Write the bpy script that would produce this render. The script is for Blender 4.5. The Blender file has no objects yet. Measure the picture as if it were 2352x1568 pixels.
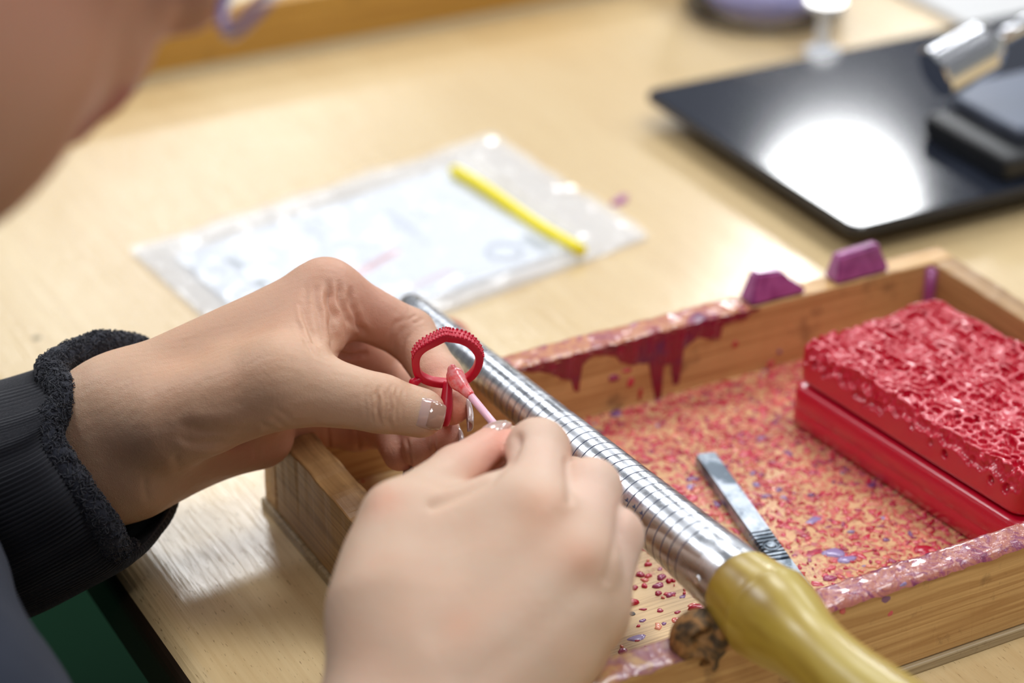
import bpy, bmesh, math, random
import numpy as np
from mathutils import Vector, Matrix
random.seed(7); rng = np.random.default_rng(7)
S = bpy.context.scene; COL = S.collection
V3 = lambda *a: np.array(a, dtype=float)

# ------------------------------------------------------------------ camera, world, lights, exposure
TABLE = 0.75                                   # table top height; floor is z = 0
FPX = 5381.04
CR = V3(0.87738, -0.4797, 0.00989); CD = V3(-0.22118, -0.42268, -0.87887); CF = V3(0.42578, 0.76892, -0.47695)
CP = V3(0, 0, TABLE + 0.447)
def P(x, y, D): return CP + D * (CF + CR * (x - 1176) / FPX + CD * (y - 784) / FPX)      # point at depth D on a sight line
def T(x, y, z=0.0):                                                                    # where a sight line meets height z over the table
    v = CF + CR * (x - 1176) / FPX + CD * (y - 784) / FPX
    return CP + v * ((TABLE + z - CP[2]) / v[2])
def TY(x, y, Y):                                                                       # where it meets the vertical plane y = Y
    v = CF + CR * (x - 1176) / FPX + CD * (y - 784) / FPX
    return CP + v * (Y / v[1])
cam = bpy.data.cameras.new('camera'); co = bpy.data.objects.new('camera', cam); COL.objects.link(co)
m = Matrix(((CR[0], -CD[0], -CF[0], CP[0]), (CR[1], -CD[1], -CF[1], CP[1]), (CR[2], -CD[2], -CF[2], CP[2]), (0, 0, 0, 1)))
co.matrix_world = m
cam.sensor_width = 36; cam.lens = FPX / 2352 * 36; cam.clip_start = 0.02; cam.clip_end = 60
cam.dof.use_dof = True; cam.dof.focus_distance = 0.752; cam.dof.aperture_fstop = 5.4
S.camera = co
w = bpy.data.worlds.new('world'); S.world = w; w.use_nodes = True
w.node_tree.nodes['Background'].inputs[0].default_value = (0.93, 0.95, 1.0, 1)
w.node_tree.nodes['Background'].inputs[1].default_value = 0.40
def area(name, loc, size, watts, size_y=None, shape='RECTANGLE', color=(1, 1, 1), aim=None):
    L = bpy.data.lights.new(name, 'AREA'); L.shape = shape; L.size = size; L.energy = watts; L.color = color
    if shape in ('RECTANGLE', 'ELLIPSE'): L.size_y = size_y or size
    o = bpy.data.objects.new(name, L); COL.objects.link(o); o.location = loc
    if aim is not None: o.rotation_euler = (Vector(aim) - Vector(loc)).to_track_quat('-Z', 'Y').to_euler()
    return o
LH = TABLE + 1.9
for i, (x, y) in enumerate([(1.15, 0.35), (1.2, 1.75), (1.25, 3.35), (1.75, 4.75), (-0.5, 1.7), (-0.6, 3.3), (2.9, 0.4), (2.9, 1.9), (-0.6, -0.6)]):
    area('ceiling_panel', (x, y, LH), 0.62, 16 if y > 4 else 26, 0.62, color=(0.97, 0.985, 1.0))
v = CF + CR * (1912 - 1176) / FPX + CD * (572 - 784) / FPX
ld = 2.35; lp = CP + v * ld; lp[2] = 2 * TABLE - lp[2]
area('round_work_lamp', tuple(lp), 0.16, 3.6, shape='DISK', color=(0.98, 0.99, 1.0), aim=(0.55, 0.7, TABLE))
vs = S.view_settings; S.display_settings.display_device = 'sRGB'
vs.view_transform = 'Standard'; vs.look = 'None'; vs.gamma = 1; vs.use_curve_mapping = False; vs.exposure = -0.66

# ------------------------------------------------------------------ helpers
def link(name, me, parent=None, mat=None, label=None, cat=None, group=None, kind=None, smooth=False):
    o = bpy.data.objects.new(name, me); COL.objects.link(o)
    if parent is not None: o.parent = parent
    if me is not None and mat is not None:
        for q in (mat if isinstance(mat, (list, tuple)) else [mat]): me.materials.append(q)
    if me is not None and smooth: me.polygons.foreach_set('use_smooth', [True] * len(me.polygons))
    for k, v in (('label', label), ('category', cat), ('group', group), ('kind', kind)):
        if v: o[k] = v
    return o
def empty(name, label, cat, loc, group=None):
    o = link(name, None, label=label, cat=cat, group=group); o.location = loc; return o
def mesh(vs_, fs_):
    me = bpy.data.meshes.new('m'); me.from_pydata([tuple(map(float, v)) for v in vs_], [], [tuple(map(int, f)) for f in fs_]); me.update(); return me
def bm_mesh(bm):
    me = bpy.data.meshes.new('m'); bm.normal_update(); bm.to_mesh(me); bm.free(); return me
def part(name, me, parent, mat, smooth=False, label=None, kind=None):
    """mesh given in world coordinates, kept there under a moved parent"""
    o = link(name, me, parent, mat, label=label, kind=kind, smooth=smooth)
    if parent is not None:
        q = parent; off = Vector((0, 0, 0))
        while q is not None: off += Vector(q.location); q = q.parent
        o.location = Vector(o.location) - off
    return o
def box(bm, lo, hi, bev=0.0, seg=2):
    r = bmesh.ops.create_cube(bm, size=1); vs_ = r['verts']
    for v in vs_: v.co = Vector([lo[i] + (v.co[i] + .5) * (hi[i] - lo[i]) for i in range(3)])
    if bev: bmesh.ops.bevel(bm, geom=list({e for v in vs_ for e in v.link_edges}), offset=bev, segments=seg, profile=0.5, affect='EDGES')
def box_me(lo, hi, bev=0.0, seg=2, rot=0, cen=None):
    bm = bmesh.new(); box(bm, lo, hi, bev, seg)
    if rot: bmesh.ops.rotate(bm, verts=bm.verts, cent=cen, matrix=Matrix.Rotation(rot, 3, 'Z'))
    return bm_mesh(bm)
def frame(a):
    a = a / np.linalg.norm(a); h = V3(0, 0, 1) if abs(a[2]) < .9 else V3(1, 0, 0)
    b = np.cross(a, h); b /= np.linalg.norm(b); return a, b, np.cross(a, b)
def lathe(p0, axis, prof, n=48, caps=True):
    """prof: (distance along axis, radius)"""
    a, b, c = frame(axis); vs_, fs_ = [], []
    for s, r in prof:
        for k in range(n):
            t = 2 * math.pi * k / n; vs_.append(p0 + a * s + (b * math.cos(t) + c * math.sin(t)) * max(r, 1e-6))
    for i in range(len(prof) - 1):
        for k in range(n): fs_.append((i * n + k, i * n + (k + 1) % n, (i + 1) * n + (k + 1) % n, (i + 1) * n + k))
    if caps: fs_.append(tuple(range(n))[::-1]); fs_.append(tuple((len(prof) - 1) * n + k for k in range(n)))
    return vs_, fs_
def tube(pts, rad, n=12, closed=False):
    pts = np.array(pts, float); N = len(pts); rad = np.broadcast_to(rad, (N,)); vs_, fs_ = [], []
    u = None
    for i in range(N):
        t = pts[(i + 1) % N] - pts[i - 1] if closed else pts[min(i + 1, N - 1)] - pts[max(i - 1, 0)]
        t = t / np.linalg.norm(t)
        if u is None: u = frame(t)[1]
        u = u - t * (u @ t); u /= np.linalg.norm(u); w_ = np.cross(t, u)
        for k in range(n):
            q = 2 * math.pi * k / n; vs_.append(pts[i] + (u * math.cos(q) + w_ * math.sin(q)) * rad[i])
    M = N if closed else N - 1
    for i in range(M):
        j = (i + 1) % N
        for k in range(n): fs_.append((i * n + k, i * n + (k + 1) % n, j * n + (k + 1) % n, j * n + k))
    if not closed: fs_ += [tuple(range(n))[::-1], tuple((N - 1) * n + k for k in range(n))]
    return vs_, fs_
def catmull(pts, per=8, closed=False):
    pts = np.array(pts, float); N = len(pts); out = []
    rngi = range(N) if closed else range(N - 1)
    for i in rngi:
        g = (lambda j: pts[j % N]) if closed else (lambda j: pts[min(max(j, 0), N - 1)])
        a, b, c, d = g(i - 1), g(i), g(i + 1), g(i + 2)
        for k in range(per):
            t = k / per; out.append(.5 * (2 * b + (c - a) * t + (2 * a - 5 * b + 4 * c - d) * t * t + (3 * b - a - 3 * c + d) * t ** 3))
    if not closed: out.append(pts[-1])
    return np.array(out)
def vnoise(p, freq, seed=0, octs=3):
    """cheap smooth noise in numpy, about -1..1"""
    r = np.random.default_rng(seed); out = np.zeros(len(p)); amp = 1.0; tot = 0
    for o in range(octs):
        for _ in range(4):
            d = r.normal(size=3); d /= np.linalg.norm(d); e = r.normal(size=3); e /= np.linalg.norm(e)
            out += amp * np.sin(p @ d * freq * 6.28 + r.uniform(0, 6.28)) * np.cos(p @ e * freq * 5.1 + r.uniform(0, 6.28)) * .5
        tot += amp; amp *= .5; freq *= 2.03
    return out / tot
# ---- signed distance modelling + surface nets
class Sdf:
    def __init__(s, lo, hi, h):
        s.lo = np.array(lo, float); s.h = h
        s.n = np.ceil((np.array(hi) - lo) / h).astype(int) + 1
        ax = [(s.lo[i] + np.arange(s.n[i]) * h).astype(np.float32) for i in range(3)]
        s.ax = ax
    def new(s): return np.full(tuple(s.n), 1.0, np.float32)
    def sub(s, lo, hi):
        i0 = np.clip(np.floor((lo - s.lo) / s.h).astype(int), 0, s.n); i1 = np.clip(np.ceil((hi - s.lo) / s.h).astype(int) + 1, 0, s.n)
        return tuple(slice(a, b) for a, b in zip(i0, i1))
    def cone(s, D, a, b, r1, r2, k, pad=.016):
        a = np.array(a, np.float32); b = np.array(b, np.float32); R = max(r1, r2) + pad
        sl = s.sub(np.minimum(a, b) - R, np.maximum(a, b) + R)
        if any(q.stop <= q.start for q in sl): return
        X, Y, Z = np.meshgrid(*[s.ax[i][sl[i]] for i in range(3)], indexing='ij', sparse=True)
        ab = b - a; L = max(float(ab @ ab), 1e-12)
        t = np.clip(((X - a[0]) * ab[0] + (Y - a[1]) * ab[1] + (Z - a[2]) * ab[2]) / L, 0, 1)
        d = np.sqrt((X - a[0] - t * ab[0]) ** 2 + (Y - a[1] - t * ab[1]) ** 2 + (Z - a[2] - t * ab[2]) ** 2) - (r1 + (r2 - r1) * t)
        D[sl] = smin(D[sl], d, k)
    def ell(s, D, c, axes, rad, k, sub=False, pad=.02):
        R = max(rad) + pad; c = np.array(c); sl = s.sub(c - R, c + R)
        if any(q.stop <= q.start for q in sl): return
        X, Y, Z = np.meshgrid(*[s.ax[i][sl[i]] for i in range(3)], indexing='ij', sparse=True)
        q = [((X - c[0]) * A[0] + (Y - c[1]) * A[1] + (Z - c[2]) * A[2]) / r for A, r in zip(axes, rad)]
        l = np.sqrt(q[0] ** 2 + q[1] ** 2 + q[2] ** 2) + 1e-9
        g = np.sqrt((q[0] / rad[0]) ** 2 + (q[1] / rad[1]) ** 2 + (q[2] / rad[2]) ** 2) + 1e-9
        d = (l * (l - 1) / g).astype(np.float32)
        D[sl] = -smin(-D[sl], d, k) if sub else smin(D[sl], d, k)
def smin(a, b, k):
    if k <= 0: return np.minimum(a, b)
    h = np.maximum(k - np.abs(a - b), 0) / k
    return np.minimum(a, b) - h * h * k * .25
def nets(D, lo, h):
    ins = D < 0; n = np.array(D.shape)
    c = np.zeros(tuple(n - 1), np.uint8)
    for dx in (0, 1):
        for dy in (0, 1):
            for dz in (0, 1): c += ins[dx:n[0] - 1 + dx, dy:n[1] - 1 + dy, dz:n[2] - 1 + dz]
    act = (c > 0) & (c < 8); I = np.argwhere(act); idm = np.full(act.shape, -1, np.int64); idm[act] = np.arange(len(I))
    acc = np.zeros((len(I), 3)); cnt = np.zeros(len(I))
    cor = [(x, y, z) for x in (0, 1) for y in (0, 1) for z in (0, 1)]
    val = {q: D[I[:, 0] + q[0], I[:, 1] + q[1], I[:, 2] + q[2]] for q in cor}
    for a in cor:
        for ax in range(3):
            if a[ax] == 0:
                b = list(a); b[ax] = 1; b = tuple(b); va, vb = val[a], val[b]; mk = (va < 0) != (vb < 0)
                t = va[mk] / (va[mk] - vb[mk]); p = np.tile(np.array(a, float), (mk.sum(), 1)); p[:, ax] = t
                acc[mk] += p; cnt[mk] += 1
    Vt = (I + acc / cnt[:, None]) * h + lo; F = []
    for ax in range(3):
        o1, o2 = [(1, 2), (2, 0), (0, 1)][ax]
        s0 = [slice(None)] * 3; s1 = [slice(None)] * 3; s0[ax] = slice(0, -1); s1[ax] = slice(1, None)
        A, B = ins[tuple(s0)], ins[tuple(s1)]; E = np.argwhere(A != B)
        E = E[(E[:, o1] > 0) & (E[:, o2] > 0) & (E[:, o1] < n[o1] - 1) & (E[:, o2] < n[o2] - 1)]
        fl = A[E[:, 0], E[:, 1], E[:, 2]]
        def g(a, b): q = E.copy(); q[:, o1] += a; q[:, o2] += b; return idm[q[:, 0], q[:, 1], q[:, 2]]
        Q = np.stack([g(-1, -1), g(0, -1), g(0, 0), g(-1, 0)], 1); Q[~fl] = Q[~fl][:, ::-1]; F.append(Q)
    F = np.concatenate(F); return Vt, F[(F >= 0).all(1)]
def fast_mesh(Vt, F):
    me = bpy.data.meshes.new('m'); me.vertices.add(len(Vt)); me.vertices.foreach_set('co', np.asarray(Vt, np.float32).ravel())
    me.loops.add(F.size); me.loops.foreach_set('vertex_index', F.ravel().astype(np.int32))
    me.polygons.add(len(F)); me.polygons.foreach_set('loop_start', np.arange(0, F.size, F.shape[1], dtype=np.int32))
    me.update(calc_edges=True); me.validate(); return me
def vnormals(Vt, F):
    nn = np.cross(Vt[F[:, 2]] - Vt[F[:, 0]], Vt[F[:, 3]] - Vt[F[:, 1]]); N = np.zeros_like(Vt)
    for k in range(4):
        for a in range(3): N[:, a] += np.bincount(F[:, k], nn[:, a], len(Vt))
    return N / (np.linalg.norm(N, axis=1)[:, None] + 1e-12)
def subdiv(Vt, F):
    """one linear split of a quad mesh"""
    E = np.concatenate([np.stack([F[:, k], F[:, (k + 1) % 4]], 1) for k in range(4)]); Es = np.sort(E, 1)
    key = Es[:, 0].astype(np.int64) * len(Vt) + Es[:, 1]; u, inv = np.unique(key, return_inverse=True)
    e0, e1 = u // len(Vt), u % len(Vt); em = (Vt[e0] + Vt[e1]) / 2; fm = Vt[F].mean(1); n = len(Vt); m_ = len(F)
    ei = inv.reshape(4, m_) + n; ci = np.arange(m_) + n + len(em); out = []
    for k in range(4): out.append(np.stack([F[:, k], ei[k], ci, ei[(k - 1) % 4]], 1))
    return np.concatenate([Vt, em, fm]), np.concatenate(out)
def relax(Vt, F, it=1, lam=.5):
    for _ in range(it):
        acc = np.zeros_like(Vt); c = np.zeros(len(Vt))
        for k in range(4):
            for o in (1, 3):
                j = F[:, (k + o) % 4]
                for a in range(3): acc[:, a] += np.bincount(F[:, k], Vt[j, a], len(Vt))
                c += np.bincount(F[:, k], minlength=len(Vt))
        Vt = Vt + lam * (acc / np.maximum(c, 1)[:, None] - Vt)
    return Vt
def pix(Vt):
    q = Vt - CP; z = q @ CF; return np.stack([1176 + FPX * (q @ CR) / z, 784 + FPX * (q @ CD) / z], 1), z
def set_col(me, name, cols):
    at = me.color_attributes.new(name, 'FLOAT_COLOR', 'POINT'); c = np.ones((len(me.vertices), 4), np.float32); c[:, :3] = cols; at.data.foreach_set('color', c.ravel())

# ------------------------------------------------------------------ materials
def lin(*c): return tuple((x / 255) ** 2.2 if x > 1 else x for x in c) + (1,)
class Mat:
    def __init__(s, name, **kw):
        s.m = bpy.data.materials.new(name); s.m.use_nodes = True; s.t = s.m.node_tree; s.n = s.t.nodes; s.b = s.n['Principled BSDF']; s.set(**kw)
        s.tc = s.n.new('ShaderNodeTexCoord')
    def set(s, **kw):
        for k, v in kw.items():
            k = {'color': 'Base Color', 'rough': 'Roughness', 'metal': 'Metallic', 'coat': 'Coat Weight', 'coat_r': 'Coat Roughness', 'sss': 'Subsurface Weight', 'trans': 'Transmission Weight', 'ior': 'IOR', 'alpha': 'Alpha', 'sheen': 'Sheen Weight', 'spec': 'Specular IOR Level', 'aniso': 'Anisotropic'}.get(k, k)
            i = s.b.inputs[k]
            if hasattr(v, 'links') or isinstance(v, bpy.types.NodeSocket): s.t.links.new(v, i)
            else: i.default_value = v
    def map(s, scale=(1, 1, 1), rot=(0, 0, 0), loc=(0, 0, 0)):
        n = s.n.new('ShaderNodeMapping'); n.inputs['Scale'].default_value = scale; n.inputs['Rotation'].default_value = rot; n.inputs['Location'].default_value = loc
        s.t.links.new(s.tc.outputs['Object'], n.inputs[0]); return n.outputs[0]
    def noise(s, vec, scale=5, detail=4, rough=.5, dist=0, out=0):
        n = s.n.new('ShaderNodeTexNoise'); n.inputs['Scale'].default_value = scale; n.inputs['Detail'].default_value = detail
        n.inputs['Roughness'].default_value = rough; n.inputs['Distortion'].default_value = dist; s.t.links.new(vec, n.inputs['Vector']); return n.outputs[out]
    def voro(s, vec, scale=5, feat='F1', out=0, rnd=1):
        n = s.n.new('ShaderNodeTexVoronoi'); n.feature = feat; n.inputs['Scale'].default_value = scale; n.inputs['Randomness'].default_value = rnd; s.t.links.new(vec, n.inputs['Vector']); return n.outputs[out]
    def ramp(s, fac, stops, interp='LINEAR'):
        n = s.n.new('ShaderNodeValToRGB'); n.color_ramp.interpolation = interp; e = n.color_ramp.elements
        while len(e) < len(stops): e.new(.5)
        for q, (p, c) in zip(e, stops): q.position = p; q.color = c if len(c) == 4 else (*c, 1)
        s.t.links.new(fac, n.inputs[0]); return n.outputs[0]
    def mix(s, fac, a, b, mode='MIX'):
        n = s.n.new('ShaderNodeMix'); n.data_type = 'RGBA'; n.blend_type = mode
        for i, v in ((0, fac), (6, a), (7, b)):
            if isinstance(v, bpy.types.NodeSocket): s.t.links.new(v, n.inputs[i])
            else: n.inputs[i].default_value = v
        return n.outputs[2]
    def math(s, op, a, b=0.0):
        n = s.n.new('ShaderNodeMath'); n.operation = op
        for i, v in ((0, a), (1, b)):
            if isinstance(v, bpy.types.NodeSocket): s.t.links.new(v, n.inputs[i])
            else: n.inputs[i].default_value = v
        return n.outputs[0]
    def bump(s, h, dist=.001, strength=1):
        n = s.n.new('ShaderNodeBump'); n.inputs['Distance'].default_value = dist; n.inputs['Strength'].default_value = strength
        s.t.links.new(h, n.inputs['Height']); s.t.links.new(n.outputs[0], s.b.inputs['Normal']); return n
    def attr(s, name):
        n = s.n.new('ShaderNodeAttribute'); n.attribute_name = name; return n.outputs[0]
def BW(v): return (v, v, v, 1)

# beech table: fine dark pores running along y, glossy lacquer
def beech():
    M = Mat('beech_lacquer', rough=.38, coat=.7, coat_r=.14)
    big = M.noise(M.map((9, 1.6, 9)), 1, 3, .5, .4)
    c = M.ramp(big, [(.3, lin(208, 178, 128)), (.5, lin(217, 190, 142)), (.7, lin(226, 202, 156))])
    fib = M.noise(M.map((420, 14, 420)), 1, 3, .6)
    c = M.mix(M.ramp(fib, [(.35, BW(.22)), (.62, BW(0))]), c, lin(178, 138, 84))
    pore = M.noise(M.map((2000, 210, 2000)), 1, 2, .5)
    pm = M.ramp(pore, [(.66, BW(0)), (.72, BW(.75))])
    c = M.mix(pm, c, lin(120, 84, 44))
    M.set(color=c)
    r1 = M.noise(M.map((700, 12, 700)), 1, 3, .65)
    hb = M.math('SUBTRACT', r1, M.math('MULTIPLY', pm, .35))
    nb = M.bump(hb, .00035, .6); M.t.links.new(nb.outputs[0], M.b.inputs['Coat Normal']); return M.m
def pine(name, axis, base, dark, rings=1.0, dirt=.5):
    M = Mat(name, rough=.5, coat=.15, coat_r=.3)
    sc = (2.2, 90, 90) if axis == 'x' else (90, 2.2, 90)
    vec = M.map(sc); n1 = M.noise(vec, .6 * rings, 2, .5, 1.2)
    line = M.ramp(M.math('FRACT', M.math('MULTIPLY', n1, 7.0)), [(0, BW(0)), (.6, BW(.1)), (.86, BW(.9)), (.95, BW(.2)), (1, BW(0))])
    c = M.mix(M.noise(M.map((14, 14, 14)), 1, 4), base, tuple(min(1, q * 1.25) for q in base[:3]) + (1,))
    c = M.mix(M.math('MULTIPLY', line, .62), c, dark)
    fib = M.noise(M.map((25, 900, 900) if axis == 'x' else (900, 25, 900)), 1, 3, .6)
    c = M.mix(M.ramp(fib, [(.4, BW(.3)), (.65, BW(0))]), c, dark)
    d = M.ramp(M.noise(M.map((60, 60, 60)), 1, 5, .7), [(.58, BW(0)), (.7, BW(dirt))])
    c = M.mix(d, c, lin(92, 66, 40)); M.set(color=c)
    M.bump(fib, .0003, .5); return M.m
m_beech = beech()
m_frame_shade = Mat('dark_frame_edge_shade', color=lin(52, 40, 30), rough=.45).m  # dark frame parts, and the painted shade on the tabletop's front side
m_pine_x = pine('tray_pine', 'x', lin(204, 164, 108), lin(158, 106, 50))
m_pine_y = pine('tray_pine_side', 'y', lin(176, 138, 90), lin(112, 76, 38))
m_ply = pine('tray_ply', 'x', lin(178, 158, 124), lin(120, 98, 68), 2, .8)
m_floor = Mat('green_floor', color=lin(8, 42, 26), rough=.7, spec=.08).m
m_black = Mat('black_mat', color=(.018, .022, .034, 1), rough=.11, coat=.0, coat_r=.1).m
m_blackp = Mat('black_plastic', color=(.008, .009, .012, 1), rough=.4).m
m_slate = Mat('slate_plastic', color=lin(96, 104, 122), rough=.4).m
m_steel = Mat('polished_steel', color=(.78, .79, .82, 1), metal=1, rough=.13).m
m_dark = Mat('dark_ink', color=(.02, .03, .08, 1), rough=.6).m
def skin():
    M = Mat('skin', rough=.47, sss=.35, spec=.4)
    M.b.inputs['Subsurface Radius'].default_value = (1, .35, .2); M.b.inputs['Subsurface Scale'].default_value = .0045
    base = M.attr('tint')
    mot = M.noise(M.map((70, 70, 70)), 1, 4, .6)
    c = M.mix(M.ramp(mot, [(.35, BW(.0)), (.7, BW(.16))]), base, lin(214, 150, 118))
    M.set(color=c)
    f = M.voro(M.map((1500, 1500, 1500)), 1, 'DISTANCE_TO_EDGE'); g = M.noise(M.map((420, 420, 420)), 1, 4, .6)
    M.bump(M.math('ADD', M.math('MULTIPLY', f, .5), g),   .00032, .6)
    M.set(rough=M.ramp(g, [(.3, BW(.42)), (.7, BW(.56))])); return M.m
m_skin = skin()
m_nail = Mat('gel_nail', color=lin(205, 170, 160), rough=.08, sss=.3, coat=1, coat_r=.03).m; m_nail.node_tree.nodes['Principled BSDF'].inputs['Subsurface Scale'].default_value = .002
m_nail2 = Mat('gel_overlay', color=lin(176, 136, 116), rough=.05, coat=1, coat_r=.02).m
m_tip = Mat('clear_nail_edge', color=lin(232, 205, 198), rough=.05, trans=.45, coat=1).m
def cloth(name, col, sc, amt):
    M = Mat(name, rough=.9, sheen=.25); n = M.noise(M.map((sc,) * 3), 1, 4, .7)
    M.set(color=M.mix(n, tuple(q * .55 for q in col[:3]) + (1,), tuple(q * 1.5 for q in col[:3]) + (1,))); M.bump(n, amt, .6); return M.m
m_jacket = cloth('navy_jacket', lin(24, 33, 50), 900, .0006); m_jacket.node_tree.nodes['Principled BSDF'].inputs['Sheen Weight'].default_value = .03
m_rib = cloth('ribbed_knit', lin(18, 20, 31), 1200, .0003)
m_terry = cloth('terry_lining', lin(24, 28, 42), 700, .001)
m_redwax = Mat('crimson_wax', color=lin(196, 2, 50), rough=.4, sss=.1, coat=.12, coat_r=.2).m; m_redwax.node_tree.nodes['Principled BSDF'].inputs['Subsurface Scale'].default_value = .002
m_sponge = Mat('crimson_rubber', color=lin(196, 2, 48), rough=.36, sss=.08, coat=.8, coat_r=.14).m; m_sponge.node_tree.nodes['Principled BSDF'].inputs['Subsurface Scale'].default_value = .002
def wax_mottle(name, cols, sc=120, rough=.22):
    M = Mat(name, rough=rough, coat=.6, coat_r=.1); n = M.noise(M.map((sc, sc, sc)), 1, 5, .65, .6)
    k = len(cols); M.set(color=M.ramp(n, [(.3 + .4 * i / (k - 1), c) for i, c in enumerate(cols)]))
    M.bump(M.noise(M.map((sc * 4,) * 3), 1, 4), .0006, .7); return M.m
m_rimwax = wax_mottle('rim_wax', [lin(92, 44, 66), lin(140, 64, 92), lin(180, 112, 92), lin(128, 58, 92), lin(166, 92, 82)])
m_rimback = wax_mottle('rim_wax_back', [lin(110, 20, 56), lin(166, 80, 80), lin(200, 132, 82), lin(150, 50, 80), lin(96, 48, 92)], 90, .42)
m_drip = wax_mottle('drip_wax', [lin(92, 8, 38), lin(140, 10, 46), lin(128, 12, 52), lin(96, 30, 84)], 60, .3)
m_purple = wax_mottle('purple_wax', [lin(120, 44, 104), lin(172, 90, 150), lin(150, 66, 130)], 50, .35)
def chips():
    M = Mat('wax_chips', rough=.25, coat=.4, coat_r=.15); M.set(color=M.attr('tint')); return M.m
m_chip = chips()

# ------------------------------------------------------------------ setting: floor, workbench
link('floor', box_me((-3, -3, -.05), (5, 7, 0)), mat=m_floor, kind='structure')
m_wall = Mat('wall_paint', color=lin(226, 226, 222), rough=.8).m
for nm, lo, hi in (('wall_left', (-3.1, -3, 0), (-3, 7, 2.4)), ('wall_right', (5, -3, 0), (5.1, 7, 2.4)), ('wall_back', (-3.1, 7, 0), (5.1, 7.1, 2.4)), ('wall_front', (-3.1, -3.1, 0), (5.1, -3, 2.4))):
    link(nm, box_me(lo, hi), mat=m_wall, kind='structure')
bench = empty('workbench', 'large pale beech workbench with rounded front edge under everything', 'table', (0.2, .6, 0))
bm = bmesh.new()
x0, x1, y0, y1 = .200, 1.75, -.5, 1.62
prof = []; R_ = .010; th = .024
for k in range(9): a = math.pi / 2 + k / 8 * math.pi / 2; prof.append((x0 + R_ + R_ * math.cos(a), TABLE - R_ + R_ * math.sin(a)))
prof += [(x0, TABLE - th), (x1, TABLE - th), (x1, TABLE)]
A = [bm.verts.new((x, y0, z)) for x, z in prof]; B = [bm.verts.new((x, y1, z)) for x, z in prof]
bm.faces.new(A); bm.faces.new(B[::-1])
for i in range(len(prof)): bm.faces.new((A[i], B[i], B[(i + 1) % len(prof)], A[(i + 1) % len(prof)])[::-1])
bmesh.ops.recalc_face_normals(bm, faces=bm.faces)
o = part('tabletop', bm_mesh(bm), bench, [m_beech, m_frame_shade])
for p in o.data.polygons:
    if p.normal.x < -.75 and p.center.x < x0 + .01: p.material_index = 1  # shade on the beech front side is painted in as dark brown
part('apron', box_me((x0 + .0035, y0 + .01, TABLE - .032), (x0 + .022, y1 - .01, TABLE - .0245), .001), bench, m_steel, label='thin grey metal strip under front edge')
part('rail', box_me((x0 + .03, y0 + .05, TABLE - .09), (x0 + .05, y1 - .05, TABLE - .0245), .001), bench, m_frame_shade)
for lx in (x0 + .06, x1 - .08):
    for ly in (y0 + .06, y1 - .08): part('leg', box_me((lx, ly, 0), (lx + .05, ly + .05, TABLE - .0245), .002), bench, m_frame_shade)
q = T(84, 776, 0); me = mesh(*lathe(V3(q[0], q[1], TABLE), V3(0, 0, 1), [(0, .0019), (.0001, .0018)], 20)); part('stain', me, bench, Mat('stain', color=lin(140, 128, 104), rough=.6).m, label='small round grey mark')

# ------------------------------------------------------------------ wooden tray with wax
TX0, TX1, TY0, TY1, TH_, TT = .263, .5558, .4677, .6536, .0363, .0105
tray = empty('wooden_tray', 'shallow pine tray spattered with red and purple wax, below the hands', 'tray', (.41, .56, TABLE))
Z = TABLE
def board(name, lo, hi, mat, bev=.0007, cuts=60, amp=.00035, seed=1):
    """bevelled board with worn, slightly uneven edges"""
    bm = bmesh.new(); box(bm, lo, hi, bev, 2)
    ext = [hi[i] - lo[i] for i in range(3)]; ax = int(np.argmax(ext))
    for k in range(1, cuts):
        pco = Vector(lo); pco[ax] = lo[ax] + ext[ax] * k / cuts; no = Vector((0, 0, 0)); no[ax] = 1
        bmesh.ops.bisect_plane(bm, geom=list(bm.verts) + list(bm.edges) + list(bm.faces), plane_co=pco, plane_no=no)
    pts = np.array([v.co[:] for v in bm.verts]); nz = vnoise(pts, 60, seed); nz2 = vnoise(pts, 45, seed + 5)
    for v, a, b in zip(bm.verts, nz, nz2):
        if v.co.z > hi[2] - .002: v.co.z += amp * (a - .6) * 1.2; v.co[1 - ax if ax < 2 else 0] += amp * b
    return part(name, bm_mesh(bm), tray, mat, smooth=False)
board('back_board', (TX0, TY1 - TT, Z + .004), (TX1, TY1, Z + TH_), m_pine_x, seed=2)
board('front_board', (TX0 + TT * .0, TY0, Z + .004), (TX1, TY0 + TT, Z + TH_), m_pine_x, seed=3)
board('side_board', (TX0, TY0 + TT + .0002, Z + .004), (TX0 + TT + .002, TY1 - TT - .0002, Z + TH_), m_pine_y, seed=4, amp=.0006)
board('side_board', (TX1 - TT, TY0 + TT + .0002, Z + .004), (TX1, TY1 - TT - .0002, Z + TH_), m_pine_y, seed=5)
part('base_board', box_me((TX0 - .0012, TY0 - .0014, Z), (TX1 + .001, TY1 + .001, Z + .0038), .0006), tray, m_ply)
# tray floor: pale pine, stained pink where wax has been rubbed in
M = Mat('tray_floor', rough=.42, coat=.3, coat_r=.25)
c = M.mix(M.noise(M.map((10, 60, 60)), 1, 4), lin(204, 168, 116), lin(226, 196, 146))
fib = M.noise(M.map((30, 1100, 1100)), 1, 3, .6); c = M.mix(M.ramp(fib, [(.36, BW(.55)), (.52, BW(0))]), c, lin(150, 110, 66))
st = M.noise(M.map((420, 300, 420)), 1, 3, .6, 1.0); st2 = M.noise(M.map((38, 38, 38)), 1, 3)
sp = M.n.new('ShaderNodeSeparateXYZ'); M.t.links.new(M.tc.outputs['Object'], sp.inputs[0])
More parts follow.
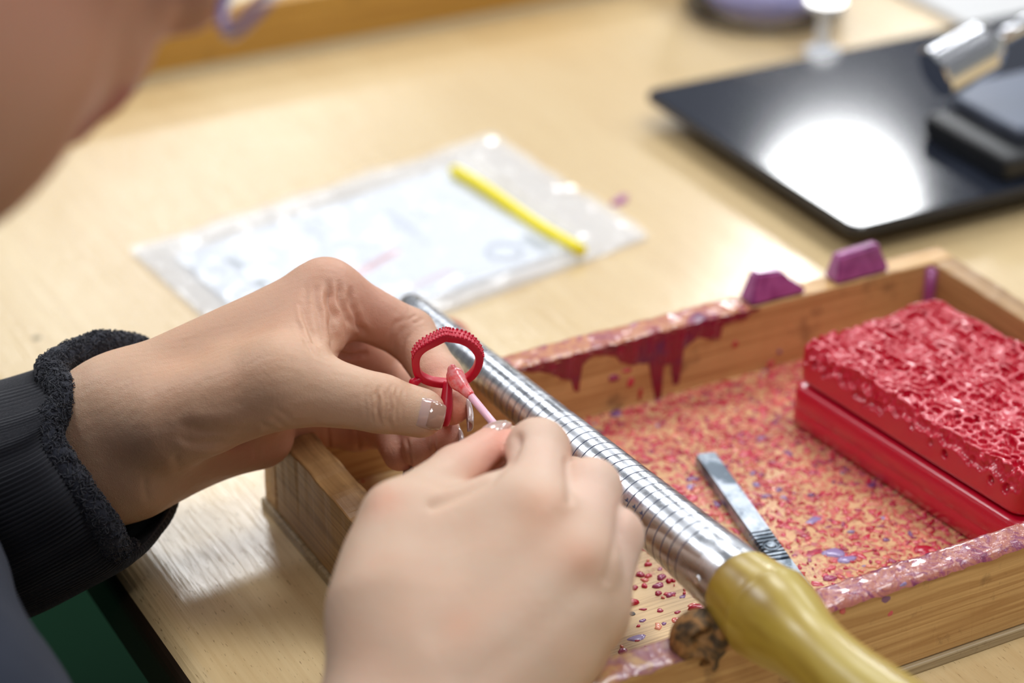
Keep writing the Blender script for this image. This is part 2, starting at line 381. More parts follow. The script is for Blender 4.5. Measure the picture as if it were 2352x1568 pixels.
# object coords are relative to the tray floor's own origin (tray centre)
gx = M.math('ADD', M.math('MULTIPLY', sp.outputs[0], 9.0), M.math('MULTIPLY', sp.outputs[1], 4.0))
den = M.math('ADD', gx, M.math('MULTIPLY', st2, 1.2)); den = M.ramp(den, [(.05, BW(0)), (.55, BW(1))])
mk = M.math('MULTIPLY', den, M.ramp(st, [(.50, BW(0)), (.56, BW(1))]))
c = M.mix(mk, c, M.ramp(M.noise(M.map((150, 150, 150)), 1, 3), [(.3, lin(196, 62, 84)), (.5, lin(206, 84, 90)), (.62, lin(170, 66, 104))]))
c = M.mix(M.math('MULTIPLY', den, .30), c, lin(226, 140, 98)); M.set(color=c); M.bump(M.math('ADD', fib, M.math('MULTIPLY', mk, 1.5)), .0004, .6)
fl = link('tray_floor', box_me((-.136, -.083, 0), (.136, .083, .004)), tray, M.m); fl.location = (0, 0, .004)
FZ = Z + .008
# end grain block where the front board starts, and the charred rest under the mandrel
# wax skin on the rims
def rim_wax(name, xa, xb, ya, yb, mat, seed, thick=.0012, n=150, m_=10, edge=None, drop=.0016):
    us = np.linspace(xa, xb, n); vs_ = np.linspace(ya, yb, m_); pts = np.array([(x, y, 0) for x in us for y in vs_]); nz = vnoise(pts, 110, seed, 4); n2 = vnoise(pts, 30, seed + 3, 2)
    h = (thick * (.55 + .5 * nz + .25 * n2)).reshape(n, m_); h[:, 0] = -drop * (.6 + .6 * nz.reshape(n, m_)[:, 0]); h[:, -1] = -drop * (.6 + .6 * nz.reshape(n, m_)[:, -1])
    fade = np.clip(np.minimum(np.arange(n), n - 1 - np.arange(n)) / 6, 0, 1)[:, None]; h = h * fade - (1 - fade) * .001
    Vt = pts.copy(); Vt[:, 2] = Z + TH_ + h.ravel()
    Vt = Vt.reshape(n, m_, 3); Vt[:, 0, 1] -= .0003; Vt[:, -1, 1] += .0003; Vt = Vt.reshape(-1, 3)
    F = np.array([(i * m_ + j, (i + 1) * m_ + j, (i + 1) * m_ + j + 1, i * m_ + j + 1) for i in range(n - 1) for j in range(m_ - 1)])
    part(name, fast_mesh(Vt, F), tray, mat, smooth=True)
rim_wax('rim_wax', .336, TX1 - .001, TY0 - .0004, TY0 + TT + .0004, m_rimwax, 21)
rim_wax('rim_wax', .268, .334, TY0 - .0003, TY0 + TT + .0003, wax_mottle('rim_wax_worn', [lin(196, 158, 104), lin(186, 130, 96), lin(150, 96, 110), lin(200, 160, 110), lin(164, 90, 90)], 70, .4), 24, .0007)
rim_wax('rim_wax', .34, .462, TY1 - TT - .0004, TY1 + .0004, m_rimback, 22, .0014)
# drips running down inside of back board
YB = TY1 - TT
prof = [(1180, 843), (1190, 854), (1240, 855), (1262, 858), (1286, 872), (1312, 874), (1317, 900), (1329, 902), (1334, 840), (1366, 816), (1414, 818), (1425, 835), (1451, 840), (1490, 835), (1500, 905), (1504, 926), (1516, 928), (1520, 842), (1540, 838), (1545, 886), (1558, 886), (1568, 806), (1600, 776), (1637, 782), (1654, 780), (1659, 748), (1712, 732), (1749, 702)]
bp = np.array([TY(a, b, YB) for a, b in prof]); xs = np.linspace(bp[0, 0], bp[-1, 0], 260); zl = np.interp(xs, bp[:, 0], bp[:, 2])
zt = Z + TH_ + .0004; nv = 26; Vt = []
for i, x in enumerate(xs):
    for j in range(nv):
        t = j / (nv - 1); z = zt + (min(zl[i], zt - .001) - zt) * t
        Vt.append((x, YB - .0018 * math.sqrt(max(1 - t ** 4, 0)) * (.7 + .3 * math.sin(x * 900)) * min(1, i / 5, (259 - i) / 5) + .0003, z))
Vt = np.array(Vt); Vt[:, 1] -= .0004 * vnoise(Vt, 120, 3) * (Vt[:, 1] < YB)
F = np.array([(i * nv + j, i * nv + j + 1, (i + 1) * nv + j + 1, (i + 1) * nv + j) for i in range(259) for j in range(nv - 1)])
part('wax_drips', fast_mesh(Vt, F), tray, m_drip, smooth=True, label='dark crimson wax run down inside of back board')
# blobs: lens-shaped wax drops with irregular outline
def blob(cx, cy, cz, rx, ry, h, seed, rot=0, nrm='z', n=14, wob=.25):
    r = random.Random(seed); ph = [r.uniform(0, 6.28) for _ in range(3)]; vs_ = []; fs_ = []
    for ring, (s, hh) in enumerate(((1, -.2), (.93, .45), (.6, .88), (.0, 1.0))):
        if s == 0: vs_.append((0, 0, h)); break
        for k in range(n):
            t = 6.2832 * k / n; q = s * (1 + wob * (.5 * math.sin(2 * t + ph[0]) + .35 * math.sin(3 * t + ph[1]) + .2 * math.sin(5 * t + ph[2])))
            vs_.append((rx * q * math.cos(t), ry * q * math.sin(t), h * hh))
    for i in range(2):
        for k in range(n): fs_.append((i * n + k, i * n + (k + 1) % n, (i + 1) * n + (k + 1) % n, (i + 1) * n + k))
    for k in range(n): fs_.append((2 * n + k, 2 * n + (k + 1) % n, 3 * n))
    c, s_ = math.cos(rot), math.sin(rot); out = []
    for x, y, z in vs_:
        x, y = x * c - y * s_, x * s_ + y * c
        out.append((cx + x, cy + y, cz + z) if nrm == 'z' else (cx + x, cy - z, cz + y))
    return out, fs_
COLS = [lin(178, 16, 50), lin(196, 44, 72), lin(166, 40, 70), lin(206, 78, 90), lin(158, 60, 96), lin(120, 70, 120), lin(212, 104, 92), lin(150, 130, 176), lin(222, 140, 112)]
def stuffmesh(items):
    vs_, fs_, cs_ = [], [], []
    for (v, f), c in items:
        o = len(vs_); vs_ += v; fs_ += [tuple(i + o for i in q) for q in f]; cs_ += [c[:3]] * len(v)
    me = mesh(vs_, fs_); set_col(me, 'tint', np.array(cs_)); return me
items = []
r = random.Random(5)
while len(items) < 4300:
    x = r.uniform(TX0 + TT + .004, .50); y = r.uniform(TY0 + TT + .001, YB - .001)
    d = (x - .41) * 9 + (y - .56) * 4 + .5 + r.uniform(-.35, .35)
    if r.random() > max(.035, min(1, d)) : continue
    a = r.uniform(.0004, .0015) * (1.0 if r.random() < .93 else 1.5); items.append((blob(x, y, FZ, a * r.uniform(.8, 1.6), a * r.uniform(.5, 1), r.uniform(.0002, .0008), len(items), r.uniform(0, 3.14), n=7, wob=.5), r.choices(COLS, [4, 7, 4, 7, 1.6, .5, 7, .15, 7])[0]))
part('wax_shavings', stuffmesh(items), tray, m_chip, smooth=True, kind='stuff')
# drops and flakes that can be told apart, from the photograph
DR = [(1443, 1387, 3.6, 1.9, 0, 1.4), (1610, 1398, 4.5, 2.0, 0, 1.5), (1632, 1420, 3.0, 1.6, 0, 1.2), (1458, 1350, 1.3, 1.0, 2, .8), (1480, 1346, 1.1, 1.1, 1, .9), (1512, 1363, 1.4, 1.0, 2, .8), (1470, 1320, 1.8, 1.3, 2, .9), (1489, 1323, 1.3, 1.0, 3, .8),
      (1512, 1345, 2.0, 1.4, 4, .8), (1540, 1366, 1.8, 1.1, 4, .7), (1519, 1326, 2.0, 1.2, 4, .9), (1536, 1335, 1.2, 1.0, 0, .9), (1488, 1297, 1.3, 1.0, 1, .9), (1463, 1465, 3.1, 1.5, 7, .3), (1476, 1425, 1.2, .8, 5, .3), (1525, 1432, .9, .7, 5, .3), (1516, 1402, 1.2, .9, 2, .5), (1556, 1406, 1.1, .7, 2, .4),
      (1405, 1463, .9, .6, 2, .4), (1552, 1424, 1.6, 1.3, 6, .4), (1526, 1473, 1.2, .6, 1, .3), (1525, 1484, 1.8, 1.2, 2, .5), (1463, 1471, .9, .5, 2, .3), (1405, 1462, 1.1, .8, 4, .4), (1430, 1495, 1.8, 1.3, 4, .5), (1436, 1525, 1.2, .9, 4, .5), (1375, 1545, 1.4, .9, 0, .5), (1372, 1513, 1.0, .6, 0, .4), (1483, 1487, .6, .9, 0, .4),
      (1915, 1270, 4.2, 2.4, 7, .7), (1945, 1285, 3.6, 1.8, 7, .7), (1870, 1195, 4.0, 1.8, 7, .6), (2120, 1262, 3.4, 2.6, 0, .8), (1905, 1328, 2.4, 1.6, 4, .8), (1712, 1045, 3.2, 1.5, 1, .6), (1700, 1000, 2.6, 1.4, 2, .5), (1590, 1100, 2.6, 1.5, 5, .6), (1587, 1118, 2.0, 1.4, 7, .6), (1760, 1140, 2.0, 1.3, 5, .6), (1788, 1125, 1.9, 1.2, 5, .5),
      (1800, 1143, 1.3, 1.0, 7, .5), (1750, 1005, 2.2, 1.2, 5, .5), (1605, 1060, 1.7, 1.2, 0, .6), (1415, 950, 2.8, 2.0, 5, .9), (1425, 975, 1.7, 1.3, 2, .8), (1620, 905, 2.2, 1.3, 2, .6), (1500, 1005, 2.2, 1.2, 1, .6), (1480, 1050, 1.8, 1.2, 1, .5), (1550, 1060, 2.0, 1.1, 2, .5), (1800, 1205, 2.8, 1.3, 0, .6), (1590, 1145, 3.0, 1.6, 1, .6), (1560, 1130, 2.4, 1.2, 0, .6),
      (1940, 1080, 2.6, 1.6, 5, .6), (2000, 1115, 2.2, 1.4, 5, .6), (2030, 1190, 1.4, 1.1, 7, .5), (2035, 1240, 1.3, .9, 5, .5), (1990, 1255, 1.2, .8, 1, .5), (1850, 1230, 2.2, 1.1, 2, .5), (1965, 1350, 1.4, 1.0, 3, .5), (1660, 980, 2.0, 1.2, 1, .5), (1730, 1085, 1.8, 1.1, 2, .5), (1830, 1080, 1.8, 1.1, 1, .5), (1880, 1140, 2.0, 1.1, 2, .5), (1920, 1200, 1.8, 1.1, 1, .5)]
tmp = {}
for i, (px, py, a, b, ci, h) in enumerate(DR):
    q = T(px, py, .008); v_, f_ = blob(q[0], q[1], FZ, a * .001, b * .0011, h * .001, 100 + i, r.uniform(-.3, .3), n=16, wob=.28)
    me = mesh(v_, f_); set_col(me, 'tint', np.tile(COLS[ci][:3], (len(v_), 1))); part('wax_drop', me, tray, m_chip, smooth=True)
for px, py in [(1462, 1463), (1452, 1408), (1690, 500)][:2]:
    q = T(px, py, .0082); part('nail_hole', mesh(*lathe(V3(q[0], q[1], FZ), V3(0, 0, 1), [(0, .0011), (.00015, .001)], 14)), tray, m_frame_shade)
for i, (px, py, a, b, ci) in enumerate([(1410, 868, 2.6, 1.4, 4), (1440, 850, 2.0, 1.0, 3), (1448, 878, 1.6, 2.0, 1), (1470, 905, .8, 3.0, 0), (1770, 835, 1.6, 1.4, 1), (1688, 790, 1.2, 1.6, 0), (1790, 808, .9, .9, 5)]):
    q = TY(px, py, YB); v_, f_ = blob(q[0], YB, q[2], a * .001, b * .001, .0006, 300 + i, 0, 'y', 14)
    me = mesh(v_, f_); set_col(me, 'tint', np.tile(COLS[ci][:3], (len(v_), 1))); part('wax_drop', me, tray, m_chip, smooth=True)
q = TY(2118, 660, YB); part('wax_drop', mesh(*tube([(TX1 - TT - .0005, YB - .0005, Z + .034), (TX1 - TT - .001, YB - .0006, Z + .02), (TX1 - TT - .0005, YB - .0005, Z + .008)], [.003, .0026, .003], 10)), tray, m_purple, smooth=True, label='pinkish wax filling the far corner')
# small details on front board: spots
for i, (px, py, a, b, ci) in enumerate([(2035, 1375, 2.2, 1.8, 5), (1936, 1402, 1.2, 1.4, 3), (2045, 1408, 1.2, 1.4, 3), (2075, 1345, 1.3, 1.3, 7)]):
    q = TY(px, py, TY0); v_, f_ = blob(q[0], TY0 + .0001, q[2], a * .001, b * .001, .0004, 340 + i, 0, 'y', 14)
    me = mesh(v_, f_); set_col(me, 'tint', np.tile(COLS[ci][:3], (len(v_), 1))); part('wax_drop', me, tray, m_chip, smooth=True)
# charred wooden stub nailed to the front rim
M = Mat('charred_wood', rough=.75); n = M.noise(M.map((110, 110, 110)), 1, 5, .7, 1.2)
M.set(color=M.ramp(n, [(.3, lin(36, 30, 24)), (.45, lin(88, 70, 48)), (.55, lin(150, 108, 62)), (.7, lin(178, 132, 84))])); M.bump(n, .001, .8)
g = Sdf((-.02, -.02, -.02), (.02, .02, .02), .0007); D = g.new()
g.ell(D, (0, 0, 0), np.eye(3), (.0095, .0085, .0105), 0); rr = random.Random(3)
for k in range(22):
    u = V3(*[rr.gauss(0, 1) for _ in range(3)]); u /= np.linalg.norm(u); s = rr.uniform(.002, .004)
    g.ell(D, u * .009, np.eye(3), (s, s * 1.3, s * .8), .002, sub=rr.random() < .6)
Vt, F = nets(D, g.lo, g.h); Vt = relax(Vt, F, 1); Vt[:, 2] *= .85; Vt += P(1608, 1464, .695)
part('rim_stub', fast_mesh(Vt, F), tray, M.m, smooth=True, label='lumpy charred brown wood stub on front rim')
# purple wax lumps standing on the back rim
def lump(pts, y_a, y_b, seed):
    bm = bmesh.new(); f = [bm.verts.new((x, y_a + (z - Z - TH_) * .2, z)) for x, z in pts]; b = [bm.verts.new((x, y_b - (z - Z - TH_) * .15, z)) for x, z in pts]
    bm.faces.new(f); bm.faces.new(b[::-1]); n = len(pts)
    for i in range(n): bm.faces.new((f[i], b[i], b[(i + 1) % n], f[(i + 1) % n])[::-1])
    bmesh.ops.recalc_face_normals(bm, faces=bm.faces); bmesh.ops.bevel(bm, geom=bm.edges[:], offset=.0009, segments=2, affect='EDGES')
    return bm_mesh(bm)
for (pp, lab) in (([(1722, 668), (1742, 632), (1800, 624), (1822, 648), (1845, 658), (1850, 672)], 'purple wax lump with a ridge on tray rim, left of the pair'),
                  ([(1918, 632), (1932, 592), (2024, 562), (2030, 590), (2040, 612), (2038, 618)], 'larger purple wax lump on tray rim, nearer the far corner')):
    ym = TY1 - TT * .5; pw = [TY(a, b, ym - .003) for a, b in pp]; q = [(p[0], max(p[2], Z + TH_ + .0002)) for p in pw]
    q[0] = (q[0][0], Z + TH_ + .0002); q[-1] = (q[-1][0], Z + TH_ + .0002)
    me = lump([(a, b) for a, b in q], ym - .0045, ym + .0045, 1)
    o = link('wax_lump', me, mat=m_purple, label=lab, cat='wax lump', group='purple wax lumps on the tray rim')

# ------------------------------------------------------------------ porous red pad
pad = empty('spongy_pad', 'thick crimson pad with porous spongy top lying in the tray', 'pad', (.49, .548, FZ))
pw_, pl_ = .072, .118
def rrect(w_, l_, rad, n=8):
    out = []
    for cx, cy, a0 in ((w_ / 2 - rad, l_ / 2 - rad, 0), (-w_ / 2 + rad, l_ / 2 - rad, 1), (-w_ / 2 + rad, -l_ / 2 + rad, 2), (w_ / 2 - rad, -l_ / 2 + rad, 3)):
        for k in range(n + 1): t = (a0 + k / n) * math.pi / 2; out.append((cx + rad * math.cos(t), cy + rad * math.sin(t)))
    return np.array(out)
def slab(layers, w_, l_, rad):
    vs_, fs_ = [], []; n = None
    for z, ins in layers:
        q = rrect(w_ - 2 * ins, l_ - 2 * ins, rad - ins * .5); n = len(q); vs_ += [(a, b, z) for a, b in q]
    for i in range(len(layers) - 1):
        for k in range(n): fs_.append((i * n + k, i * n + (k + 1) % n, (i + 1) * n + (k + 1) % n, (i + 1) * n + k))
    fs_ += [tuple(range(n))[::-1], tuple(len(vs_) - n + k for k in range(n))]; return mesh(vs_, fs_)
pad.rotation_euler = (0, 0, math.radians(5.5)); pad.location = (.4930, .5505, FZ)
link('lower_slab', slab([(.0003, .0015), (.0015, .0002), (.0075, 0), (.0082, .0004), (.009, 0), (.0165, .0004), (.0175, .0016)], pw_, pl_, .0065), pad, m_sponge, smooth=True)
# porous top
g = Sdf((-pw_ / 2 - .003, -pl_ / 2 - .003, .016), (pw_ / 2 + .003, pl_ / 2 + .003, .039), .0005); D = g.new()
X, Y, ZZ = np.meshgrid(*g.ax, indexing='ij', sparse=True); rad = .0065
wob = .0006 * np.sin(X * 310 + Y * 90) + .0005 * np.sin(Y * 260 - X * 120)
qx = np.abs(X) - (pw_ / 2 - .0015 - rad); qy = np.abs(Y) - (pl_ / 2 - .0015 - rad)
d2 = np.sqrt(np.maximum(qx, 0) ** 2 + np.maximum(qy, 0) ** 2) + np.minimum(np.maximum(qx, qy), 0) - rad
zc = .0265; hz = .0078
dz = np.abs(ZZ - zc) - hz + wob * (ZZ > zc)
rd = .0025; a_ = np.maximum(d2 + rd, 0); b_ = np.maximum(dz + rd, 0); D[:] = (np.sqrt(a_ ** 2 + b_ ** 2) + np.minimum(np.maximum(d2 + rd, dz + rd), 0) - rd).astype(np.float32)
rr = np.random.default_rng(11); cell = .0033; I3 = np.eye(3)
for ix in np.arange(-pw_ / 2, pw_ / 2 + cell, cell):
    for iy in np.arange(-pl_ / 2, pl_ / 2 + cell, cell * .9):
        for lay in range(1):
            c0 = V3(ix + rr.uniform(-1, 1) * .0009, iy + rr.uniform(-1, 1) * .0009, .0340 - lay * .003 + rr.uniform(-1, 1) * .0008)
            q = rr.uniform(.0009, .00160) * (1 if lay == 0 else .85); g.ell(D, c0, I3, (q, q * rr.uniform(.9, 1.2), q * rr.uniform(1.3, 2.0)), .0007, sub=True, pad=.001)
for k in range(420):       # pores at the upper edge of the sides
    t = rr.uniform(-pl_ / 2, pl_ / 2); q = rr.uniform(.0009, .0017); g.ell(D, (-pw_ / 2 + .0015 + rr.uniform(-.0005, .0008), t, min(.0345, .0345 - abs(rr.normal()) * .0032)), I3, (q * 1.4, q, q * 1.2), .0005, sub=True, pad=.001)
Vt, F = nets(D, g.lo, g.h); Vt = relax(Vt, F, 1, .4)
link('porous_slab', fast_mesh(Vt, F), pad, m_sponge, smooth=True, label='spongy upper layer full of small open pores')

# ------------------------------------------------------------------ ring mandrel
A0 = V3(.3403, .4749, Z + .0505); A1 = V3(.3426, .700, Z + .0405)
ax = (A1 - A0); Lm = np.linalg.norm(ax); ax /= Lm
mand = empty('ring_mandrel', 'tapered steel ring mandrel with engraved rings and olive wooden handle', 'mandrel', tuple(A0))
ra, rb = .0116, .0050
prof = [(-.002, .0), (-.002, ra - .0004), (-.0012, ra), (.012, ra - .0002)]; gro = set()
s = .0165
while s < Lm - .012:
    rs = ra + (rb - ra) * s / Lm
    prof += [(s - .0004, rs), (s - .00026, rs), (s - .00022, rs - .00001), (s - .00016, rs - .00008), (s + .00016, rs - .00008), (s + .00022, rs - .00001), (s + .00026, rs), (s + .0004, rs)]; gro.add(len(prof) - 5); s += .0046
prof += [(Lm - .003, rb), (Lm - .0008, rb - .0008), (Lm, rb - .002)]
vs_, fs_ = lathe(A0, ax, prof, 96); me = mesh(vs_, fs_)
M = Mat('mandrel_steel', metal=1, rough=.15, color=(.60, .62, .66, 1)); sc = M.noise(M.map((900, 60, 900)), 1, 4, .7); wr = M.noise(M.map((120, 120, 120)), 1, 4, .6)
M.set(rough=M.ramp(wr, [(.4, BW(.20)), (.65, BW(.38))])); M.bump(sc, .00006, .35); m_mand = M.m
o = part('steel_cone', me, mand, [m_mand, m_dark], smooth=False)
for i, p in enumerate(o.data.polygons): p.use_smooth = True; p.material_index = 1 if (i // 96 in gro or (i // 96 + 1) in gro or (i // 96 - 1) in gro) else 0
# handle
hax = -ax + V3(.0, 0, -.01); hax /= np.linalg.norm(hax)
hp = [(0, .0112), (.0006, .0122), (.003, .0128), (.008, .0134), (.012, .0139), (.0145, .0141), (.0155, .0148), (.017, .0149), (.019, .0145), (.024, .0138), (.030, .0124), (.037, .0111), (.046, .0107), (.058, .0113), (.072, .0128), (.086, .0142), (.098, .0146), (.106, .0135), (.111, .0105), (.113, .004)]
hq = catmull([(a, b, 0) for a, b in hp], 4)
M = Mat('olive_handle', rough=.38, coat=.5, coat_r=.25); n = M.noise(M.map((60, 7, 60)), 1, 4, .6, .5)
M.set(color=M.ramp(n, [(.3, lin(128, 96, 20)), (.5, lin(172, 146, 56)), (.7, lin(196, 176, 92))])); M.bump(n, .0003, .4)
part('handle', mesh(*lathe(A0 - ax * .0015, hax, [(a, b) for a, b, _ in hq], 64)), mand, M.m, smooth=True)
# rivet on the camera side
rc = A0 + ax * .004; side = (P(1610, 1357, .69) - rc); side -= ax * (side @ ax); side /= np.linalg.norm(side)
part('rivet', mesh(*lathe(rc + side * (ra - .0006), side, [(0, .0016), (.0006, .0016), (.0009, .0012), (.0009, .0006), (.0005, .0005)], 20)), mand, m_steel, smooth=True)
# ink marks beside the rings
up = CP - (A0 + A1) / 2; up -= ax * (up @ ax); up /= np.linalg.norm(up); sd = np.cross(ax, up)
for k, (ch, s) in enumerate([('4', .0395), ('4', .0441), ('4', .0487), ('7', .0717), ('8', .0763)]):
    rs = ra + (rb - ra) * s / Lm; th_ = math.radians(18 if k > 2 else 12) * -1
    nrm = up * math.cos(th_) + sd * math.sin(th_) ; tn = np.cross(nrm, ax)
    cu = bpy.data.curves.new('t', 'FONT'); cu.body = ch; cu.size = .0028; cu.extrude = .00005; cu.align_x = 'CENTER'; cu.align_y = 'CENTER'; tmpo = bpy.data.objects.new('t', cu)
    COL.objects.link(tmpo); me = bpy.data.meshes.new_from_object(tmpo); bpy.data.objects.remove(tmpo)
    pc = A0 + ax * (s + .0015) + nrm * (rs + .00002); mt = Matrix([list(-ax) , list(tn * -1), list(nrm)]).transposed()
    for v in me.vertices:
        q = np.array(v.co[:]); v.co = Vector(pc + (-ax) * q[1] * 1 + (-tn) * q[0] * -1 + nrm * (q[2] - (q[0] ** 2) / (2 * rs)))
    part('number_mark', me, mand, m_dark)

# ------------------------------------------------------------------ steel tool handle in the tray
t0 = T(1620, 1052, .0105); t1 = T(1812, 1325, .0105); ta = t1 - t0; Lt = np.linalg.norm(ta); ta /= Lt
tool = empty('scalpel_handle', 'flat grey steel scalpel handle with ribbed grip lying in wax crumbs', 'tool', tuple(t0))
tb = np.cross(V3(0, 0, 1), ta); up_ = V3(0, 0, 1)
W0, W1 = .0041, .0033; secs = [0, .0006, .002, .02, .035]; prof = []
RS = Lt * .66
for k in range(9): s = RS + k * .0021; prof += [(s, 0), (s + .0011, 0), (s + .0012, 1), (s + .0020, 1)]
st = [(0, 0), (.0008, 0), (.02, 0), (RS - .0005, 0)] + prof + [(RS + .0195, 0), (Lt + .012, 0)]
vs_, fs_ = [], []
for s, rib in st:
    wv = W0 - (.0008 if s < .0005 else 0); hh = .0022 - rib * .0009
    for b_, z_ in ((-wv, -.0016), (-wv, hh * .55), (-wv + .0006, hh), (wv - .0006, hh), (wv, hh * .55), (wv, -.0016)):
        vs_.append(t0 + ta * s + tb * b_ + up_ * z_)
n = 6
for i in range(len(st) - 1):
    for k in range(n): fs_.append((i * n + k, i * n + (k + 1) % n, (i + 1) * n + (k + 1) % n, (i + 1) * n + k))
fs_ += [tuple(range(n))[::-1], tuple(len(vs_) - n + k for k in range(n))]
M = Mat('worn_steel', metal=.85, rough=.38); n_ = M.noise(M.map((120, 120, 120)), 1, 4, .6, .5); M.set(color=M.ramp(n_, [(.42, lin(92, 102, 112)), (.52, lin(150, 160, 170)), (.7, lin(186, 192, 202))]))
part('grip_bar', mesh(vs_, fs_), tool, M.m)
cc = t0 + ta * (RS + .0105) + up_ * .0020
part('thumb_boss', mesh(*lathe(cc, up_, [(-.002, .0030), (.0005, .0030), (.0006, .0027), (.0001, .0023), (.0001, .0019), (.0008, .0016), (.0009, 0.0004)], 28)), tool, M.m, smooth=False)

# ------------------------------------------------------------------ zip bag with printed card
L_, T_, R_b, B_ = V3(.2925, .8664, 0), V3(.4877, .9027, 0), V3(.4964, .7746, 0), V3(.301, .738, 0)
def bagp(u, v, z=0.0):
    a = L_ + (T_ - L_) * u; b = B_ + (R_b - B_) * u; p = a + (b - a) * v; return V3(p[0], p[1], Z + z)
bag = empty('zip_bag', 'clear crinkled zip bag with yellow seal holding a white printed card', 'bag', tuple(bagp(.5, .5)))
nu, nv = 90, 60; uv = [(i / (nu - 1), j / (nv - 1)) for i in range(nu) for j in range(nv)]
def sheet(z0, amp, seed, grow=0):
    pts = np.array([bagp(u, v) for u, v in uv]); nz = vnoise(pts, 14, seed, 4); n3 = vnoise(pts, 55, seed + 1, 2)
    e = np.array([min(u, 1 - u, v, 1 - v) for u, v in uv]); z = z0 * np.clip(e / .06, 0.15, 1) + amp * (1 + nz) * np.clip(.12 + (e < .14) * .9, 0, 1.2) + amp * .3 * n3
    pts[:, 2] = Z + np.maximum(z, .0002); return pts
F = np.array([(i * nv + j, (i + 1) * nv + j, (i + 1) * nv + j + 1, i * nv + j + 1) for i in range(nu - 1) for j in range(nv - 1)])
M = Mat('clear_film', color=(1, 1, 1, 1), rough=.12, ior=1.45); M.set(alpha=.42); M.set(color=(.95, .97, 1, 1)); M.set(spec=.9); m_film = M.m
part('back_film', fast_mesh(sheet(.0003, .0002, 31), F), bag, m_film, smooth=True)
cardm = Mat('card_white', color=lin(232, 238, 248), rough=.6).m
cv = [bagp(u, v, z) for z in (.0012, .0016) for u, v in ((.07, .13), (.845, .13), (.845, .90), (.07, .90))]
part('card', mesh(cv, [(3, 2, 1, 0), (4, 5, 6, 7), (0, 1, 5, 4), (1, 2, 6, 5), (2, 3, 7, 6), (3, 0, 4, 7)]), bag, cardm)
def inv_uv(px, py):
    p = T(px, py, .0017); A = np.array([[T_[0] - L_[0], B_[0] - L_[0]], [T_[1] - L_[1], B_[1] - L_[1]]]); return np.linalg.solve(A, p[:2] - L_[:2])
def print_strip(pa, pb, wid, col, name='printed_line'):
    a, b = bagp(*inv_uv(*pa), .0017), bagp(*inv_uv(*pb), .0017); d = b - a; d /= np.linalg.norm(d); n = np.cross(V3(0, 0, 1), d) * wid / 2
    L = np.linalg.norm(b - a); k = max(3, int(L / .0022)); vs_, fs_ = [], []; rr = random.Random(int(pa[0] + pa[1]))
    for i in range(k):                                   # broken into word-like dashes
        s0, s1 = L * i / k, L * (i + rr.uniform(.55, .85)) / k; o = len(vs_)
        vs_ += [a + d * s0 - n, a + d * s1 - n, a + d * s1 + n, a + d * s0 + n]; fs_.append((o, o + 1, o + 2, o + 3))
    part(name, mesh(vs_, fs_), bag, col)
gr = Mat('grey_print', color=lin(150, 160, 180), rough=.6).m; rd_ = Mat('red_print', color=lin(226, 70, 90), rough=.6).m; dg = Mat('green_print', color=lin(60, 90, 100), rough=.6).m
for a, b, w_, c_ in [((730, 500), (790, 540), .0012, gr), ((700, 515), (760, 555), .0012, gr), ((880, 475), (960, 530), .0012, gr), ((920, 460), (990, 510), .0012, gr), ((900, 505), (985, 560), .0012, gr), ((1000, 440), (1080, 480), .0012, gr),
                     ((815, 632), (915, 575), .0042, rd_), ((945, 660), (1040, 618), .0020, Mat('pale_red_print', color=lin(236, 160, 176), rough=.6).m), ((520, 590), (560, 615), .004, dg), ((590, 640), (620, 665), .004, dg), ((1205, 545), (1260, 575), .006, dg)]:
    print_strip(a, b, w_, c_)
c0 = bagp(*inv_uv(1158, 578), .0017); part('printed_ring', mesh(*tube([(c0[0] + .0075 * math.cos(t), c0[1] + .0075 * math.sin(t), c0[2]) for t in np.linspace(0, 6.28, 30)[:-1]], .0008, 6, True)), bag, gr)
part('front_film', fast_mesh(sheet(.0025, .0022, 33), F), bag, m_film, smooth=True)
a, b = inv_uv(1045, 405), inv_uv(1333, 590); pts = [bagp(a[0] + (b[0] - a[0]) * t, a[1] + (b[1] - a[1]) * t, .0044 + .0008 * math.sin(t * 7)) for t in np.linspace(-.01, 1.01, 20)]
part('zip_seal', mesh(*tube(pts, .0027, 8)), bag, Mat('yellow_seal', color=lin(255, 236, 0), rough=.4).m, smooth=True, label='bright yellow seal strip')

# ------------------------------------------------------------------ things on the table behind
plate = empty('black_plate', 'flat black heating plate with rounded corner and a bright reflection', 'plate', (.62, .8, Z))
bm = bmesh.new(); q = rrect(.30, .172, .006) ; 
def extr(q, z0, z1, bev, cx, cy):
    vs_, fs_ = [], []; n = len(q)
    for z, s in ((z0, bev), (z0 + bev, 0), (z1 - bev, 0), (z1, bev)):
        for a, b in q: vs_.append((cx + a * (1 - s / .1), cy + b * (1 - s / .08), z))
    for i in range(3):
        for k in range(n): fs_.append((i * n + k, i * n + (k + 1) % n, (i + 1) * n + (k + 1) % n, (i + 1) * n + k))
    fs_ += [tuple(range(n))[::-1], tuple(3 * n + k for k in range(n))]; return mesh(vs_, fs_)
bm.free()
part('glass_top', extr(q, Z + .0105, Z + .0155, .0008, .563 + .15, .717 + .086), plate, m_black)
part('housing', extr(rrect(.27, .142, .01), Z + .001, Z + .0105, .0005, .563 + .15, .717 + .086), plate, m_blackp)
for fx, fy in ((.60, .75), (.83, .75), (.60, .855), (.83, .855)): part('foot', mesh(*lathe(V3(fx, fy, Z), V3(0, 0, 1), [(0, .006), (.0012, .006)], 16)), plate, m_blackp)

